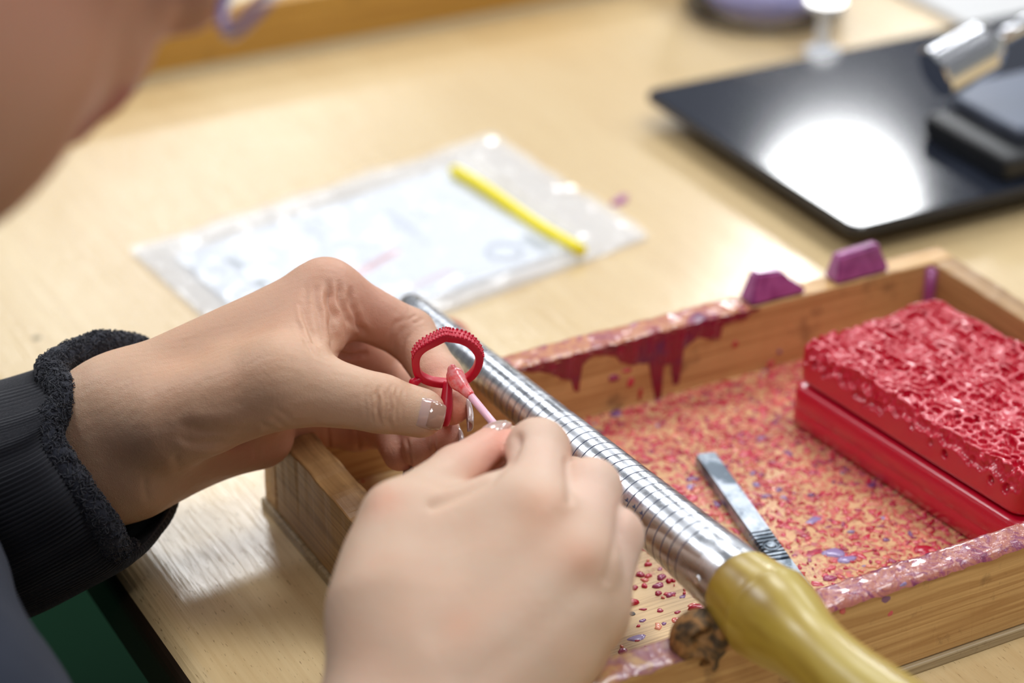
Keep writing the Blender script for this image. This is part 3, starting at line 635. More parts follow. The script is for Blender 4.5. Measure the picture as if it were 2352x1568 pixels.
torch = empty('torch_stand', 'black stand with silver cylindrical nozzle and thin arm on black plate', 'stand', (.70, .745, Z + .0155))
n0, n1 = P(2146, 172, 1.03), P(2256, 110, 1.035); na = n1 - n0; nl = np.linalg.norm(na); na /= nl
part('nozzle', mesh(*lathe(n0, na, [(0, .0), (0, .0115), (.0008, .0124), (nl, .0128), (nl + .0006, .0124), (nl + .006, .0085), (nl + .0085, .004)], 40)), torch, m_steel, smooth=False, label='polished silver cylinder')
part('arm', mesh(*tube([n1 + na * .006, n1 + na * .03, n1 + na * .045 + V3(.01, 0, -.004), V3(.735, .765, Z + .05), V3(.735, .765, Z + .022)], .0036, 14)), torch, m_steel, smooth=True)
b0 = T(2212, 292, .030)
part('base_block', box_me((.648, .722, Z + .0157), (.80, .782, Z + .0275), .003, 3), torch, m_blackp)
part('top_block', box_me((.664, .735, Z + .0277), (.80, .79, Z + .034), .002, 3), torch, m_slate)
part('knob', mesh(*lathe(V3(.690, .750, Z + .034), V3(0, 0, 1), [(0, .005), (.006, .005), (.0066, .0044)], 24)), torch, m_steel, smooth=True)

box2 = empty('wooden_box', 'ochre stained wooden box edge at the far side of the bench', 'box', (.45, 1.1, Z))
m_och = pine('ochre_pine', 'x', lin(190, 144, 66), lin(160, 110, 40), 1, .2)
part('front_board', box_me((.26, 1.045, Z + .003), (.80, 1.055, Z + .030), .0008), box2, m_och)
part('back_board', box_me((.26, 1.24, Z + .003), (.80, 1.25, Z + .030), .0008), box2, m_och)
part('side_board', box_me((.26, 1.0552, Z + .003), (.27, 1.2398, Z + .030), .0008), box2, m_och)
part('side_board', box_me((.79, 1.0552, Z + .003), (.80, 1.2398, Z + .030), .0008), box2, m_och)
part('bottom_panel', box_me((.26, 1.045, Z), (.80, 1.25, Z + .003)), box2, Mat('pale_panel', color=lin(222, 208, 176), rough=.5).m)

jc = V3(.701, .990, Z)
jar = empty('glass_jar', 'round clear glass jar with purple wax inside, at top edge', 'jar', tuple(jc))
M = Mat('jar_glass', color=(.93, .95, 1, 1), rough=.03, trans=1, ior=1.35); 
part('glass_wall', mesh(*lathe(jc, V3(0, 0, 1), [(0, .0), (0, .040), (.003, .044), (.05, .044), (.055, .040), (.055, .038), (.049, .042), (.004, .042), (.003, 0)], 48, False)), jar, M.m, smooth=True)
part('wax_fill', mesh(*lathe(jc + V3(0, 0, .0035), V3(0, 0, 1), [(0, 0), (0, .0385), (.014, .0405), (.015, .0)], 40, False)), jar, Mat('jar_wax', color=lin(176, 170, 216), rough=.3).m, smooth=True)
lp_ = T(1898, -14, .032)
spot = empty('glint_stand_in', 'added glowing white disc standing in for a bright glint beside the glass jar', 'glint stand-in', (lp_[0], lp_[1], Z))  # added glowing object imitating a specular glint, not a real lamp
part('glint_stem', mesh(*lathe(V3(lp_[0], lp_[1], Z), V3(0, 0, 1), [(0, .009), (.0015, .009), (.003, .0035), (.024, .0035), (.026, .0105), (.0280, .0105), (.0286, .010)], 32)), spot, cardm, smooth=False)
M = Mat('glint_glow', color=(1, 1, 1, 1)); M.b.inputs['Emission Color'].default_value = (1, 1, 1, 1); M.b.inputs['Emission Strength'].default_value = 6
part('glint_dome', mesh(*lathe(V3(lp_[0], lp_[1], Z + .0286), V3(0, 0, 1), [(0, .010), (.0035, .0088), (.006, .0055), (.0070, .0005)], 32)), spot, M.m, smooth=True)
pt = T(2260, 20, 0)
link('grey_card', box_me((pt[0] - .03, pt[1] - .03, Z), (pt[0] + .3, pt[1] + .2, Z + .004), .001), mat=Mat('pale_grey', color=lin(196, 196, 196), rough=.5).m, label='pale grey sheet behind the black plate, top right corner', cat='sheet')
fl_ = T(1425, 462, 0); v_, f_ = blob(fl_[0], fl_[1], Z, .0055, .003, .002, 55, .4, n=14, wob=.5)
link('wax_flake', mesh(v_, f_), mat=m_purple, label='tiny dark purple wax flake lying on the bare bench', cat='wax flake', smooth=True)
arc = [T(x, y, .001) for x, y in ((1000, 742), (1030, 740), (1052, 748), (1066, 762), (1072, 775))]
link('wax_strip', mesh(*tube(catmull(arc, 5), .0017, 8)), mat=Mat('brick_wax', color=lin(178, 56, 50), rough=.4).m, label='thin curved brick red wax strip on bench by mandrel tip', cat='wax strip', smooth=True)

# ------------------------------------------------------------------ wax ring pattern, swab
ring = empty('wax_ring', 'crimson wax ring with beaded crown held between thumb and finger', 'ring', tuple(P(1028, 820, .75)))
lp0 = [(1033, 776), (1062, 781), (1086, 795), (1101, 819), (1096, 846), (1078, 868), (1052, 880), (1020, 882), (985, 876), (962, 862), (955, 838), (958, 816), (972, 800), (1000, 785), (1022, 775)]
Dr = lambda x, y: .750 + (y - 820) / 7200 * .75 + (x - 1028) / 7200 * .10
loop = catmull([P(x, y, Dr(x, y)) for x, y in lp0], 24, True); N = len(loop); cen = loop.mean(0)
axr = .80 * CF - .60 * CD; axr /= np.linalg.norm(axr); ncr = 26; vs_, fs_ = [], []
for i in range(N):
    tn = loop[(i + 1) % N] - loop[i - 1]; tn /= np.linalg.norm(tn); rdl = loop[i] - cen; rdl -= tn * (rdl @ tn); rdl /= np.linalg.norm(rdl); axl = np.cross(tn, rdl); axl *= np.sign(axl @ axr)
    topn = max(0, min(1, ((cen - loop[i]) @ CD) / .008 + .35)); wd = .0032 + .0014 * topn; tk = .00125 + .00015 * topn
    for k in range(ncr):
        t = 2 * math.pi * k / ncr; cx, cy = math.cos(t), math.sin(t); e = .35
        a = abs(cx) ** e * (1 if cx > 0 else -1) * tk; b = abs(cy) ** e * (1 if cy > 0 else -1) * wd / 2
        if cx > .3 and topn > .45:
            row = math.cos(b / wd * 2 * math.pi * 2.0 + math.pi); col = math.cos(i / N * 2 * math.pi * 52 + (math.pi if b > 0 else 0)); a += .00042 * (col * .6 + .4) * (.6 + .4 * row)
        vs_.append(loop[i] + rdl * a + axl * (b + wd / 2 - .001))
for i in range(N):
    j = (i + 1) % N
    for k in range(ncr): fs_.append((i * ncr + k, i * ncr + (k + 1) % ncr, j * ncr + (k + 1) % ncr, j * ncr + k))
part('band', mesh(vs_, fs_), ring, m_redwax, smooth=True)
bm = bmesh.new()
for i in range(0, N, 7):
    tn = loop[(i + 1) % N] - loop[i - 1]; tn /= np.linalg.norm(tn); rdl = loop[i] - cen; rdl -= tn * (rdl @ tn); rdl /= np.linalg.norm(rdl); axl = np.cross(tn, rdl); axl *= np.sign(axl @ axr)
    topn = max(0, min(1, ((cen - loop[i]) @ CD) / .008 + .35)); wd = .0032 + .0014 * topn; tk = .00125 + .00015 * topn
    if topn < .42: continue
    for k, bb in enumerate((.06, .5, .94)):
        o_ = loop[(i + (3 if k == 1 else 0)) % N] - loop[i]
        c_ = loop[i] + o_ + rdl * tk * 1.0 + axl * (wd * bb - .001)
        bmesh.ops.create_icosphere(bm, subdivisions=1, radius=.00046, matrix=Matrix.Translation(Vector(c_)))
part('beading', bm_mesh(bm), ring, m_redwax, smooth=True, kind='stuff')
pk = P(1027, 768, .752)
part('crown_point', mesh(*tube([pk, pk + axr * .001 - CD * .0016], [.0012, .0004], 8)), ring, m_redwax, smooth=True)
part('sprue', mesh(*tube(catmull([P(1029, 876, .7550), P(1027, 900, .7548), P(1025, 930, .7545), P(1022, 962, .7545), P(1020, 975, .755)], 4), list(np.linspace(.0014, .0021, 9)) + list(np.linspace(.0021, .0016, 8)), 14)), ring, m_redwax, smooth=True, label='straight casting stem pinched in the fingers')
part('stub', mesh(*tube(catmull([P(968, 868, .7545), P(955, 876, .7530), P(945, 880, .7515)], 4), [.0010, .0011, .0012, .0013, .0014, .0015, .0015, .0014, .0011], 14)), ring, m_redwax, smooth=True)
sw0, sw1 = P(1150, 992, .7385), P(1078, 905, .7460)
swab = empty('cotton_swab', 'pink plastic swab stick with coral tip held in the near hand', 'swab', tuple(sw1))
sa = sw1 - sw0; sa /= np.linalg.norm(sa)
m_pink = Mat('pink_plastic', color=lin(246, 196, 214), rough=.3, sss=.3).m; m_pink.node_tree.nodes['Principled BSDF'].inputs['Subsurface Scale'].default_value = .001
M = Mat('coral_tip', rough=.25, sss=.4, coat=.6); n = M.noise(M.map((500, 500, 500)), 1, 3); M.set(color=M.ramp(n, [(.35, lin(246, 84, 88)), (.6, lin(252, 156, 158))])); M.b.inputs['Subsurface Scale'].default_value = .001; M.bump(n, .0005, .6)
part('stick', mesh(*tube([sw0 - sa * .015, sw1 + sa * .001], .00128, 16)), swab, m_pink, smooth=True)
g = Sdf(sw1 - .014, sw1 + .014, .0003); D = g.new(); e = P(1035, 850, .7465)
g.cone(D, sw1, P(1052, 876, .7495), .0016, .0027, .001); g.cone(D, P(1052, 876, .7495), P(1046, 866, .750), .0027, .0026, .001)
for x, y, rr_ in ((1045, 858, .0021), (1035, 862, .0014), (1036, 848, .0012), (1055, 856, .0013), (1060, 866, .0012), (1033, 872, .0010), (1040, 842, .0009)): g.ell(D, P(x, y, .750), I3, (rr_,) * 3, .0007, pad=.003)
Vt, F = nets(D, g.lo, g.h); part('tip', fast_mesh(Vt, F), swab, M.m, smooth=True)

# ------------------------------------------------------------------ the person
TINT = lin(218, 184, 156)[:3]
def hand(bounds, h, palm, chains, kp=.009, kf=.006, carve=()):
    g = Sdf(bounds[0], bounds[1], h); DP = g.new()
    for a, b, r1, r2, k in palm: g.cone(DP, a, b, r1, r2, k if k else kp)
    out = DP.copy()
    for ch in chains:
        d = g.new()
        for (a, r1), (b, r2) in zip(ch[:-1], ch[1:]): g.cone(d, a, b, r1, r2, .003)
        out = np.minimum(out, smin(DP, d, kf))
    for c, rad, k in carve: g.ell(out, c, I3, rad, k, sub=True)
    return nets(out, g.lo, g.h)
def pr(x, y, D, r=None): return (P(x, y, D), r * .001) if r else P(x, y, D)
def cc_(a, b, k=0): pa, ra_ = pr(*a); pb, rb_ = pr(*b); return (pa, pb, ra_, rb_, k)
# left hand ---------------------------------------------------------
LI = [(748, 674, .776, 10.5), (942, 768, .790, 8.4), (1012, 872, .776, 7.6), (1037, 934, .7625, 6.1)]
LM = [(735, 765, .795, 11), (905, 850, .822, 8.6), (985, 935, .798, 7.6), (1018, 1006, .770, 6.5)]
LR = [(715, 862, .808, 10.5), (855, 940, .830, 8.3), (938, 974, .796, 6.8), (966, 1032, .772, 6.3)]
LP = [(690, 955, .812, 10), (820, 984, .813, 7.4), (891, 991, .796, 5.9), (918, 1044, .777, 5.6)]
LT = [(650, 880, .742, 13), (872, 926, .7415, 8.9), (966, 948, .7445, 8.0)]
palmL = [cc_((-200, 1205, .785, 24), (280, 950, .765, 18.5)), cc_((-200, 1270, .785, 22), (300, 1066, .765, 16.5)), cc_((-200, 1230, .80, 24), (290, 1010, .782, 17)),
         cc_((280, 950, .765, 18.5), (748, 674, .776, 10.5)), cc_((290, 990, .775, 18), (735, 765, .795, 11)), cc_((300, 1040, .778, 17), (715, 862, .808, 10.5)), cc_((310, 1066, .775, 16), (690, 955, .815, 10)),
         cc_((420, 1008, .770, 13), (600, 1000, .788, 11)), cc_((390, 965, .752, 16), (650, 880, .742, 13)), cc_((560, 880, .758, 14), (700, 745, .776, 11)),
         cc_((640, 850, .750, 11), (742, 700, .774, 9.5)), cc_((700, 830, .750, 7.5), (742, 720, .772, 8.5)), cc_((600, 900, .775, 13), (720, 800, .795, 11))]
pts = np.array([P(x, y, D) for x, y, D in ((-220, 1200, .78), (1080, 600, .74), (700, 560, .80), (0, 1500, .80), (900, 1100, .72), (850, 950, .85), (200, 1200, .73), (1000, 800, .85))])
chL = [[pr(*q) for q in c] for c in (LI, LM, LR, LP, LT)]
Vt, F = hand((pts.min(0) - .012, pts.max(0) + .012), .00085, palmL, chL)
Vt = relax(Vt, F, 2, .5); Vt, F = subdiv(Vt, F); Vt = relax(Vt, F, 2, .5)
N_ = vnormals(Vt, F); px, dz = pix(Vt); face = np.clip(-(N_ @ CF) * 1.6 + .35, 0, 1)
def near(px, pl, taper=False):
    d = np.full(len(px), 1e9); w_ = np.zeros(len(px)); pl = np.array(pl, float); sl = np.linalg.norm(np.diff(pl, axis=0), axis=1); cum = np.concatenate([[0], np.cumsum(sl)]) / sl.sum()
    for k, (a, b) in enumerate(zip(pl[:-1], pl[1:])):
        ab = b - a; t = np.clip(((px - a) @ ab) / (ab @ ab), 0, 1); q = np.linalg.norm(px - a - t[:, None] * ab, axis=1)
        u = cum[k] + (cum[k + 1] - cum[k]) * t; m_ = q < d; d[m_] = q[m_]; w_[m_] = np.clip(np.sin(math.pi * u[m_]) * 1.6, 0, 1)
    return (d, w_) if taper else d
CREASE = [  # polyline in photo pixels, depth mm, width px, depth range
    ([(752, 640), (757, 690), (764, 740), (770, 800), (772, 822)], 1.5, 9, (.74, .79)), ([(776, 640), (782, 690), (800, 735), (815, 760)], 1.0, 7, (.74, .80)), ([(803, 655), (806, 700), (822, 745), (850, 775)], .9, 7, (.74, .80)),
    ([(728, 650), (724, 700), (738, 750), (748, 790)], .6, 8, (.74, .79)), ([(706, 650), (704, 700), (716, 750), (735, 800)], .55, 8, (.74, .79)), ([(690, 690), (706, 750), (728, 805), (742, 818)], .7, 6, (.74, .79)), ([(680, 735), (700, 780), (725, 822)], .45, 6, (.73, .79)),
    ([(895, 800), (896, 765), (912, 740), (930, 730)], .35, 6, (.75, .80)), ([(905, 805), (908, 775), (925, 750)], .25, 5, (.75, .80)), ([(922, 810), (930, 780), (948, 760)], .2, 4, (.75, .8)), ([(935, 735), (960, 722)], .2, 4, (.75, .8)), ([(945, 745), (975, 730)], .2, 4, (.75, .8)),
    ([(875, 880), (866, 905), (866, 940), (872, 970), (880, 985)], .75, 5, (.70, .76)), ([(886, 882), (882, 900), (886, 930), (882, 960), (892, 985)], .45, 5, (.70, .76)), ([(900, 878), (893, 900), (898, 935), (893, 965), (903, 988)], .55, 4.5, (.70, .76)), ([(912, 882), (908, 905), (912, 935), (908, 970)], .35, 4, (.70, .76)),
    ([(856, 885), (852, 920), (856, 960), (864, 982)], .3, 5, (.70, .76)), ([(842, 880), (838, 920), (844, 965)], .18, 5, (.70, .76)), ([(926, 890), (921, 925), (924, 965)], .22, 4, (.70, .76)),
    ([(405, 972), (440, 990), (480, 998), (540, 1003), (600, 995)], 1.0, 20, (.70, .79)), ([(402, 1035), (406, 1065), (412, 1095)], .3, 11, (.70, .79)), ([(405, 1000), (440, 1018), (520, 1022), (590, 1012)], .6, 8, (.72, .80)), ([(630, 935), (672, 966), (700, 972)], .25, 7, (.70, .76)), ([(615, 955), (655, 978), (690, 980)], .25, 7, (.70, .77)), ([(590, 970), (640, 988)], .2, 7, (.70, .77)),
    ([(585, 1020), (588, 1060)], .4, 6, (.74, .8)), ([(752, 965), (756, 1050)], .4, 5, (.75, .86)), ([(820, 965), (824, 1050)], .35, 5, (.75, .86)), ([(932, 1000), (938, 1030), (946, 1075)], .5, 4, (.75, .81)), ([(990, 985), (998, 1015), (1003, 1050)], .5, 4, (.75, .81)),
    ([(770, 810), (810, 818), (850, 812)], 1.0, 6, (.75, .86)), ([(330, 1085), (335, 1130), (342, 1160)], .3, 8, (.70, .79))]
disp = np.zeros(len(Vt))
for pl, dep, wd, (za, zb) in CREASE:
    d, tw = near(px + 3 * np.stack([vnoise(Vt, 90, 1, 2), vnoise(Vt, 90, 2, 2)], 1), pl, True); q = tw * np.exp(-(d / wd) ** 2) - .3 * tw * np.exp(-((d - 2.1 * wd) / wd) ** 2); disp -= dep * .001 * q * ((dz > za) & (dz < zb)) * face
nz = vnoise(Vt, 220, 5, 2); disp += nz * .00005
Vt = Vt + N_ * disp[:, None]; Vt = relax(Vt, F, 1, .25)
def tints(Vt, reds, base=TINT):
    c = np.tile(np.array(base), (len(Vt), 1))
    for pnt, rad, col, amt in reds:
        w_ = (amt * np.exp(-(np.linalg.norm(Vt - pnt, axis=1) / rad) ** 2))[:, None]; c = c * (1 - w_) + np.array(lin(*col)[:3]) * w_
    return c
RED = (212, 120, 102)
Lt_ = tints(Vt, [(P(1045, 955, .760), .009, (232, 110, 88), .75), (P(1020, 1025, .772), .010, (222, 128, 118), .6), (P(962, 1045, .775), .009, (222, 132, 124), .5), (P(918, 1058, .78), .009, (222, 136, 126), .5), (P(1015, 968, .745), .006, (236, 140, 130), .8),
                 (P(560, 1040, .775), .022, (190, 122, 112), .5), (P(430, 830, .75), .03, (204, 150, 116), .5), (P(760, 640, .768), .02, (214, 150, 124), .35), (P(860, 700, .775), .018, (220, 150, 136), .35), (P(700, 800, .76), .02, (210, 140, 110), .45), (P(800, 780, .80), .03, (204, 128, 108), .5), (P(840, 1000, .81), .03, (206, 134, 112), .5), (P(600, 880, .73), .03, (204, 160, 128), .4), (P(890, 920, .735), .010, (190, 140, 108), .4), (P(1000, 850, .765), .010, (222, 140, 124), .45)])
bodyV, bodyF, bodyC = [Vt], [F], [Lt_]
# right hand --------------------------------------------------------
RI = [(1232, 1195, .674, 11.5), (1236, 1033, .702, 9.3), (1208, 1038, .732, 7.8), (1180, 1022, .738, 6.3)]
RM = [(1322, 1295, .668, 11.5), (1356, 1123, .692, 9.0), (1312, 1108, .722, 7.5), (1265, 1130, .738, 6.3)]
RR = [(1352, 1405, .672, 11), (1408, 1232, .686, 8.7), (1372, 1232, .718, 7.3), (1320, 1250, .735, 6.2)]
RP = [(1300, 1490, .682, 10.2), (1380, 1365, .702, 7.3), (1360, 1335, .727, 6), (1325, 1345, .738, 5.4)]
RT = [(922, 1190, .678, 10.6), (1052, 1088, .702, 8.4), (1138, 1026, .7185, 7.0)]
palmR = [cc_((1000, 1700, .640, 16), RI[0]), cc_((1015, 1730, .638, 16), RM[0]), cc_((1030, 1745, .640, 15), RR[0]), cc_((1035, 1760, .645, 14), RP[0]),
         cc_((1000, 1700, .656, 16), (1200, 1230, .690, 12)), cc_((1030, 1745, .66, 15), (1310, 1400, .690, 12)),
         cc_((885, 1640, .648, 17.5), (893, 1400, .660, 15)), cc_((893, 1400, .660, 15), (922, 1190, .678, 10.6)), cc_((915, 1290, .672, 13), (1170, 1230, .678, 13)), cc_((960, 1420, .664, 17), (1230, 1350, .668, 14)),
         cc_((960, 1560, .65, 19), (1200, 1480, .66, 16)), cc_((960, 1260, .676, 10), (1150, 1180, .682, 10.5)),
         cc_((930, 1700, .648, 20), (300, 2300, .55, 27)), cc_((1010, 1750, .64, 17), (350, 2360, .55, 25)), cc_((970, 1740, .655, 20), (320, 2330, .57, 27))]
# faint tendon / knuckle relief comes from the bones above; finger roots slightly raised
chR = [[pr(*q) for q in c] for c in (RI, RM, RR, RP, RT)]
pts = np.array([P(x, y, D) for x, y, D in ((650, 1100, .66), (1500, 950, .74), (1500, 1600, .64), (650, 2000, .60), (1150, 950, .76), (700, 1900, .68), (1500, 1300, .76))])
Vt, F = hand((pts.min(0) - .012, pts.max(0) + .012), .0012, palmR, chR, kp=.012, kf=.0045)
Vt = relax(Vt, F, 3, .5); N_ = vnormals(Vt, F); px, dz = pix(Vt); disp = np.zeros(len(Vt)); face = np.clip(-(N_ @ CF) * 1.6 + .35, 0, 1)
for (x, y, a, s) in ((1250, 1170, 1.3, 60), (1335, 1285, 1.2, 55), (1365, 1400, 1.0, 50), (880, 1150, 1.0, 50)): disp += a * .001 * np.exp(-((px[:, 0] - x) ** 2 + (px[:, 1] - y) ** 2) / s ** 2) * face * (dz < .70)
for pl, dep, wd in (([(1190, 1005), (1172, 1052), (1125, 1098), (1065, 1128), (995, 1158)], 2.0, 11), ([(1304, 1060), (1308, 1150)], 1.4, 9), ([(1428, 1160), (1412, 1250), (1392, 1330)], 1.0, 9), ([(1290, 1210), (1150, 1330), (1000, 1450)], .5, 40), ([(1340, 1350), (1200, 1480), (1080, 1568)], .5, 40)):
    disp -= dep * .001 * np.exp(-(near(px, pl) / wd) ** 2) * face * (dz < .72)
Vt = Vt + N_ * disp[:, None]
Rt_ = tints(Vt, [(P(1245, 1165, .66), .010, (222, 158, 122), .4), (P(1332, 1285, .655), .007, (220, 152, 118), .4), (P(880, 1140, .665), .007, (216, 142, 116), .45), (P(1050, 1440, .64), .006, (210, 140, 108), .4), (P(1175, 1000, .715), .010, (226, 130, 110), .6), (P(1120, 1090, .705), .014, (220, 134, 120), .6), (P(1310, 1110, .70), .008, (208, 130, 100), .5), (P(1430, 1240, .68), .018, (230, 194, 180), .5), (P(1240, 1050, .69), .02, (228, 198, 180), .5), (P(1360, 1130, .685), .014, (230, 200, 184), .5), (P(900, 1500, .64), .03, (190, 156, 132), .5)], base=lin(206, 176, 152)[:3])
bodyV.append(Vt); bodyF.append(F); bodyC.append(Rt_)
# head ---------------------------------------------------------------
U_ = .57 * CR - .82 * CD; U_ /= np.linalg.norm(U_); Fd = .90 * (.82 * CR + .57 * CD) + .43 * CF; Fd -= U_ * (Fd @ U_); Fd /= np.linalg.norm(Fd)
Rt = np.cross(Fd, U_); Rt *= -np.sign(Rt @ CF)
HO = P(466, 50, .563) - .112 * Fd + .035 * U_
Hh = lambda f, u, r: HO + (Fd * f + U_ * u + Rt * r) * .001
g = Sdf(HO - .18, HO + .18, .0026); D = g.new(); AX = (Fd, U_, Rt)
def he(f, u, r, a, b, c, k=.02, sub=False, both=False):
    g.ell(D, Hh(f, u, r), AX, (a * .001, b * .001, c * .001), k, sub)
    if both: g.ell(D, Hh(f, u, -r), AX, (a * .001, b * .001, c * .001), k, sub)
he(-10, 35, 0, 92, 88, 76); he(30, 20, 0, 62, 80, 62); he(38, -45, 0, 50, 60, 52, .03); he(68, -100, 0, 26, 20, 30, .03); he(35, -92, 26, 46, 26, 28, .03, both=True)
he(60, -74, 34, 32, 38, 24, .02, both=True); he(62, -12, 38, 24, 18, 22, .02, both=True); he(10, -72, 48, 38, 40, 18, .03, both=True)
he(74, 30, 0, 20, 30, 48, .02); he(72, 26, 0, 22, 9, 52, .012)
he(90, -56, 0, 17, 20, 26, .014)
g.cone(D, Hh(82, 12, 0), Hh(106, -30, 0), .006, .0085, .008); g.cone(D, Hh(96, -40, 10), Hh(96, -40, -10), .0068, .0068, .005); he(104, -34, 0, 9, 9, 9, .004)
he(96, -48, 6.5, 3.5, 3.5, 2.6, .001, True, True)
g.cone(D, Hh(99, -63, 12), Hh(99, -63, -12), .0050, .0050, .004); g.cone(D, Hh(96, -73, 11), Hh(96, -73, -11), .0062, .0062, .004)
g.cone(D, Hh(104, -68.5, 22), Hh(104, -68.5, -22), .0012, .0012, .0) if False else None
he(84, 8, 31, 10, 10, 15, .01, True, True); he(80, 9, 31, 12.5, 11.5, 14.5, .003, both=True)
g.cone(D, Hh(-20, -40, 0), Hh(-60, -170, 0), .058, .060, .03)
for s in (1, -1): he(-8, -8, 76 * s, 12, 28, 6, .004)
Vt, F = nets(D, g.lo, g.h); Vt = relax(Vt, F, 2, .5)
Hc = tints(Vt, [(Hh(98, -64, 0), .010, (160, 84, 80), .0)], base=lin(200, 152, 128)[:3])
loc = np.stack([(Vt - HO) @ Fd, (Vt - HO) @ U_, (Vt - HO) @ Rt], 1) * 1000
lip = (np.abs(loc[:, 1] + 68) < 10) & (loc[:, 0] > 89) & (np.abs(loc[:, 2]) < 24); Hc[lip] = lin(178, 104, 98)[:3]
w_ = np.exp(-(((loc[:, 0] - 60) / 30) ** 2 + ((loc[:, 1] + 40) / 34) ** 2))[:, None] * .35; Hc = Hc * (1 - w_) + np.array(lin(196, 128, 116)[:3]) * w_
bodyV.append(Vt); bodyF.append(F); bodyC.append(Hc)
# torso and arms under the jacket (coarse)
neckb = Hh(-60, -165, 0); shR, shL = neckb + V3(-.04, -.17, -.06), neckb + V3(-.04, .17, -.06)
elR = P(300, 2330, .55) + (P(300, 2330, .55) - P(930, 1700, .65)) * .10; elL = P(-200, 1230, .79) + (P(-200, 1230, .79) - P(290, 1000, .77)) * 2.2
pel = V3(-.16, .5, .50); chest = neckb + V3(-.07, 0, -.16)
def torso(h, off, arms_to=None):
    g = Sdf((-.55, .0, .3), (.42, 1.1, 1.15), h); D = g.new()
    for s in (-.09, 0, .09):
        o_ = V3(0, s, 0); g.cone(D, pel + o_ * .8, chest + o_, .10 + off, .10 + off, .05, .06)
    g.cone(D, chest, neckb, .10 + off, .052 + off, .05, .06); g.cone(D, shR, shL, .052 + off, .052 + off, .05, .06)
    for sh, el in ((shR, elR), (shL, elL)): g.cone(D, sh, el, .048 + off, .038 + off, .03, .06)
    return g, D
g, D = torso(.008, 0); g.cone(D, elL, P(-180, 1240, .79), .036, .026, .02, .05); g.cone(D, elR, P(320, 2330, .56), .034, .028, .02, .05)
Vt, F = nets(D, g.lo, g.h); bodyV.append(Vt); bodyF.append(F); bodyC.append(np.tile(TINT, (len(Vt), 1)))
person = empty('person', 'person in dark navy jacket bending over, holding ring and swab in both hands', 'person', (-.16, .5, 0))
off = 0; FF = []
for v_, f_ in zip(bodyV, bodyF): FF.append(f_ + off); off += len(v_)
me = fast_mesh(np.concatenate(bodyV), np.concatenate(FF)); set_col(me, 'tint', np.concatenate(bodyC))
part('body', me, person, m_skin, smooth=True)
# jacket ------------------------------------------------------------
g, D = torso(.006, .012)
g.cone(D, elL, P(-150, 1215, .785), .050, .037, .02, .05); g.cone(D, elR, P(600, 2015, .612), .050, .043, .02, .05)
g.cone(D, P(-690, 1500, .68), P(-560, 2100, .62), .090, .10, .03, .06)
Vt, F = nets(D, g.lo, g.h); Vt = relax(Vt, F, 2); N_ = vnormals(Vt, F); Vt += N_ * (.003 * vnoise(Vt, 9, 8, 3))[:, None]
part('jacket', fast_mesh(Vt, F), person, m_jacket, smooth=True, label='dark navy jacket')
# cuff
O_ = [(112, 838, .768), (140, 905, .752), (100, 1000, .742), (165, 1110, .738), (235, 1212, .742), (272, 1268, .754), (345, 1235, .772), (408, 1120, .790), (395, 970, .803), (355, 860, .806), (325, 800, .800), (215, 790, .785)]
M_ = [(40, 872, .770), (55, 960, .740), (15, 1060, .728), (70, 1185, .726), (140, 1290, .738), (235, 1338, .757), (305, 1300, .778), (362, 1200, .803), (300, 1010, .83), (230, 890, .832), (200, 845, .815), (115, 850, .797)]
cS = P(-260, 1235, .785); aS = P(-260, 1235, .785) - P(60, 1090, .775); aS /= np.linalg.norm(aS)
S_ = []
for (x, y, D_) in O_:
    q = P(x, y, D_) - P(245, 1020, .772); q -= aS * (q @ aS); S_.append(cS + q / np.linalg.norm(q) * .043)
per = 36; Lo = catmull([P(*q) for q in O_], per, True); Lm_ = catmull([P(*q) for q in M_], per, True); Ls = catmull(S_, per, True); n = len(Lo); rows = 46; Vt = []
for j in range(rows):
    t = j / (rows - 1); q = (1 - t) ** 2 * Lo + 2 * t * (1 - t) * (Lm_ * 1.5 - .25 * Lo - .25 * Ls) + t * t * Ls; Vt.append(q)
Vt = np.array(Vt).reshape(-1, 3)
F = np.array([(j * n + i, j * n + (i + 1) % n, (j + 1) * n + (i + 1) % n, (j + 1) * n + i) for j in range(rows - 1) for i in range(n)])
Nn = vnormals(Vt, F); ctr = (P(245, 1020, .772) + cS) / 2
if ((Vt - ctr) * Nn).sum() < 0: F = F[:, ::-1]; Nn = -Nn
i_ = np.tile(np.arange(n), rows); j_ = np.repeat(np.arange(rows), n)
Vt = Vt + Nn * ((.00055 * np.cos(i_ / n * 2 * math.pi * 150)) * np.clip(j_ / 3, 0, 1) + .0012 * vnoise(Vt, 12, 4, 2))[:, None]
Vi = Vt - Nn * .002; Vo = np.concatenate([Vt, Vi]); Fo = np.concatenate([F, F[:, ::-1] + len(Vt), np.array([(i, i + len(Vt), (i + 1) % n + len(Vt), (i + 1) % n) for i in range(n)])])
cuff = part('sleeve_cuff', fast_mesh(Vo, Fo), person, m_rib, smooth=True, label='black ribbed knit cuff on the sleeve')
band = np.concatenate([Lo[9 * per + 10:], Lo[:5 * per + 24]]); nb = len(band); rad = .0050 * np.clip(np.minimum(np.arange(nb), nb - 1 - np.arange(nb)) / 25, .35, 1) * (1 + .18 * vnoise(band, 35, 9, 2))
bc = P(245, 1020, .772); bpos = band - (lambda q: q / np.linalg.norm(q, axis=1)[:, None])(band - bc) * .0015
v_, f_ = tube(bpos[::2], rad[::2], 14); v_ = np.array(v_); 
v_ = v_ + .0007 * np.stack([vnoise(v_, 260, k, 2) for k in (1, 2, 3)], 1)
tb_ = part('terry_edge', mesh(v_, f_), cuff, m_terry, smooth=True, label='fluffy charcoal terry lining rolled over the edge')
rr = np.random.default_rng(4); FV, FFc = [], []; dirs = np.gradient(bpos, axis=0); dirs /= np.linalg.norm(dirs, axis=1)[:, None]
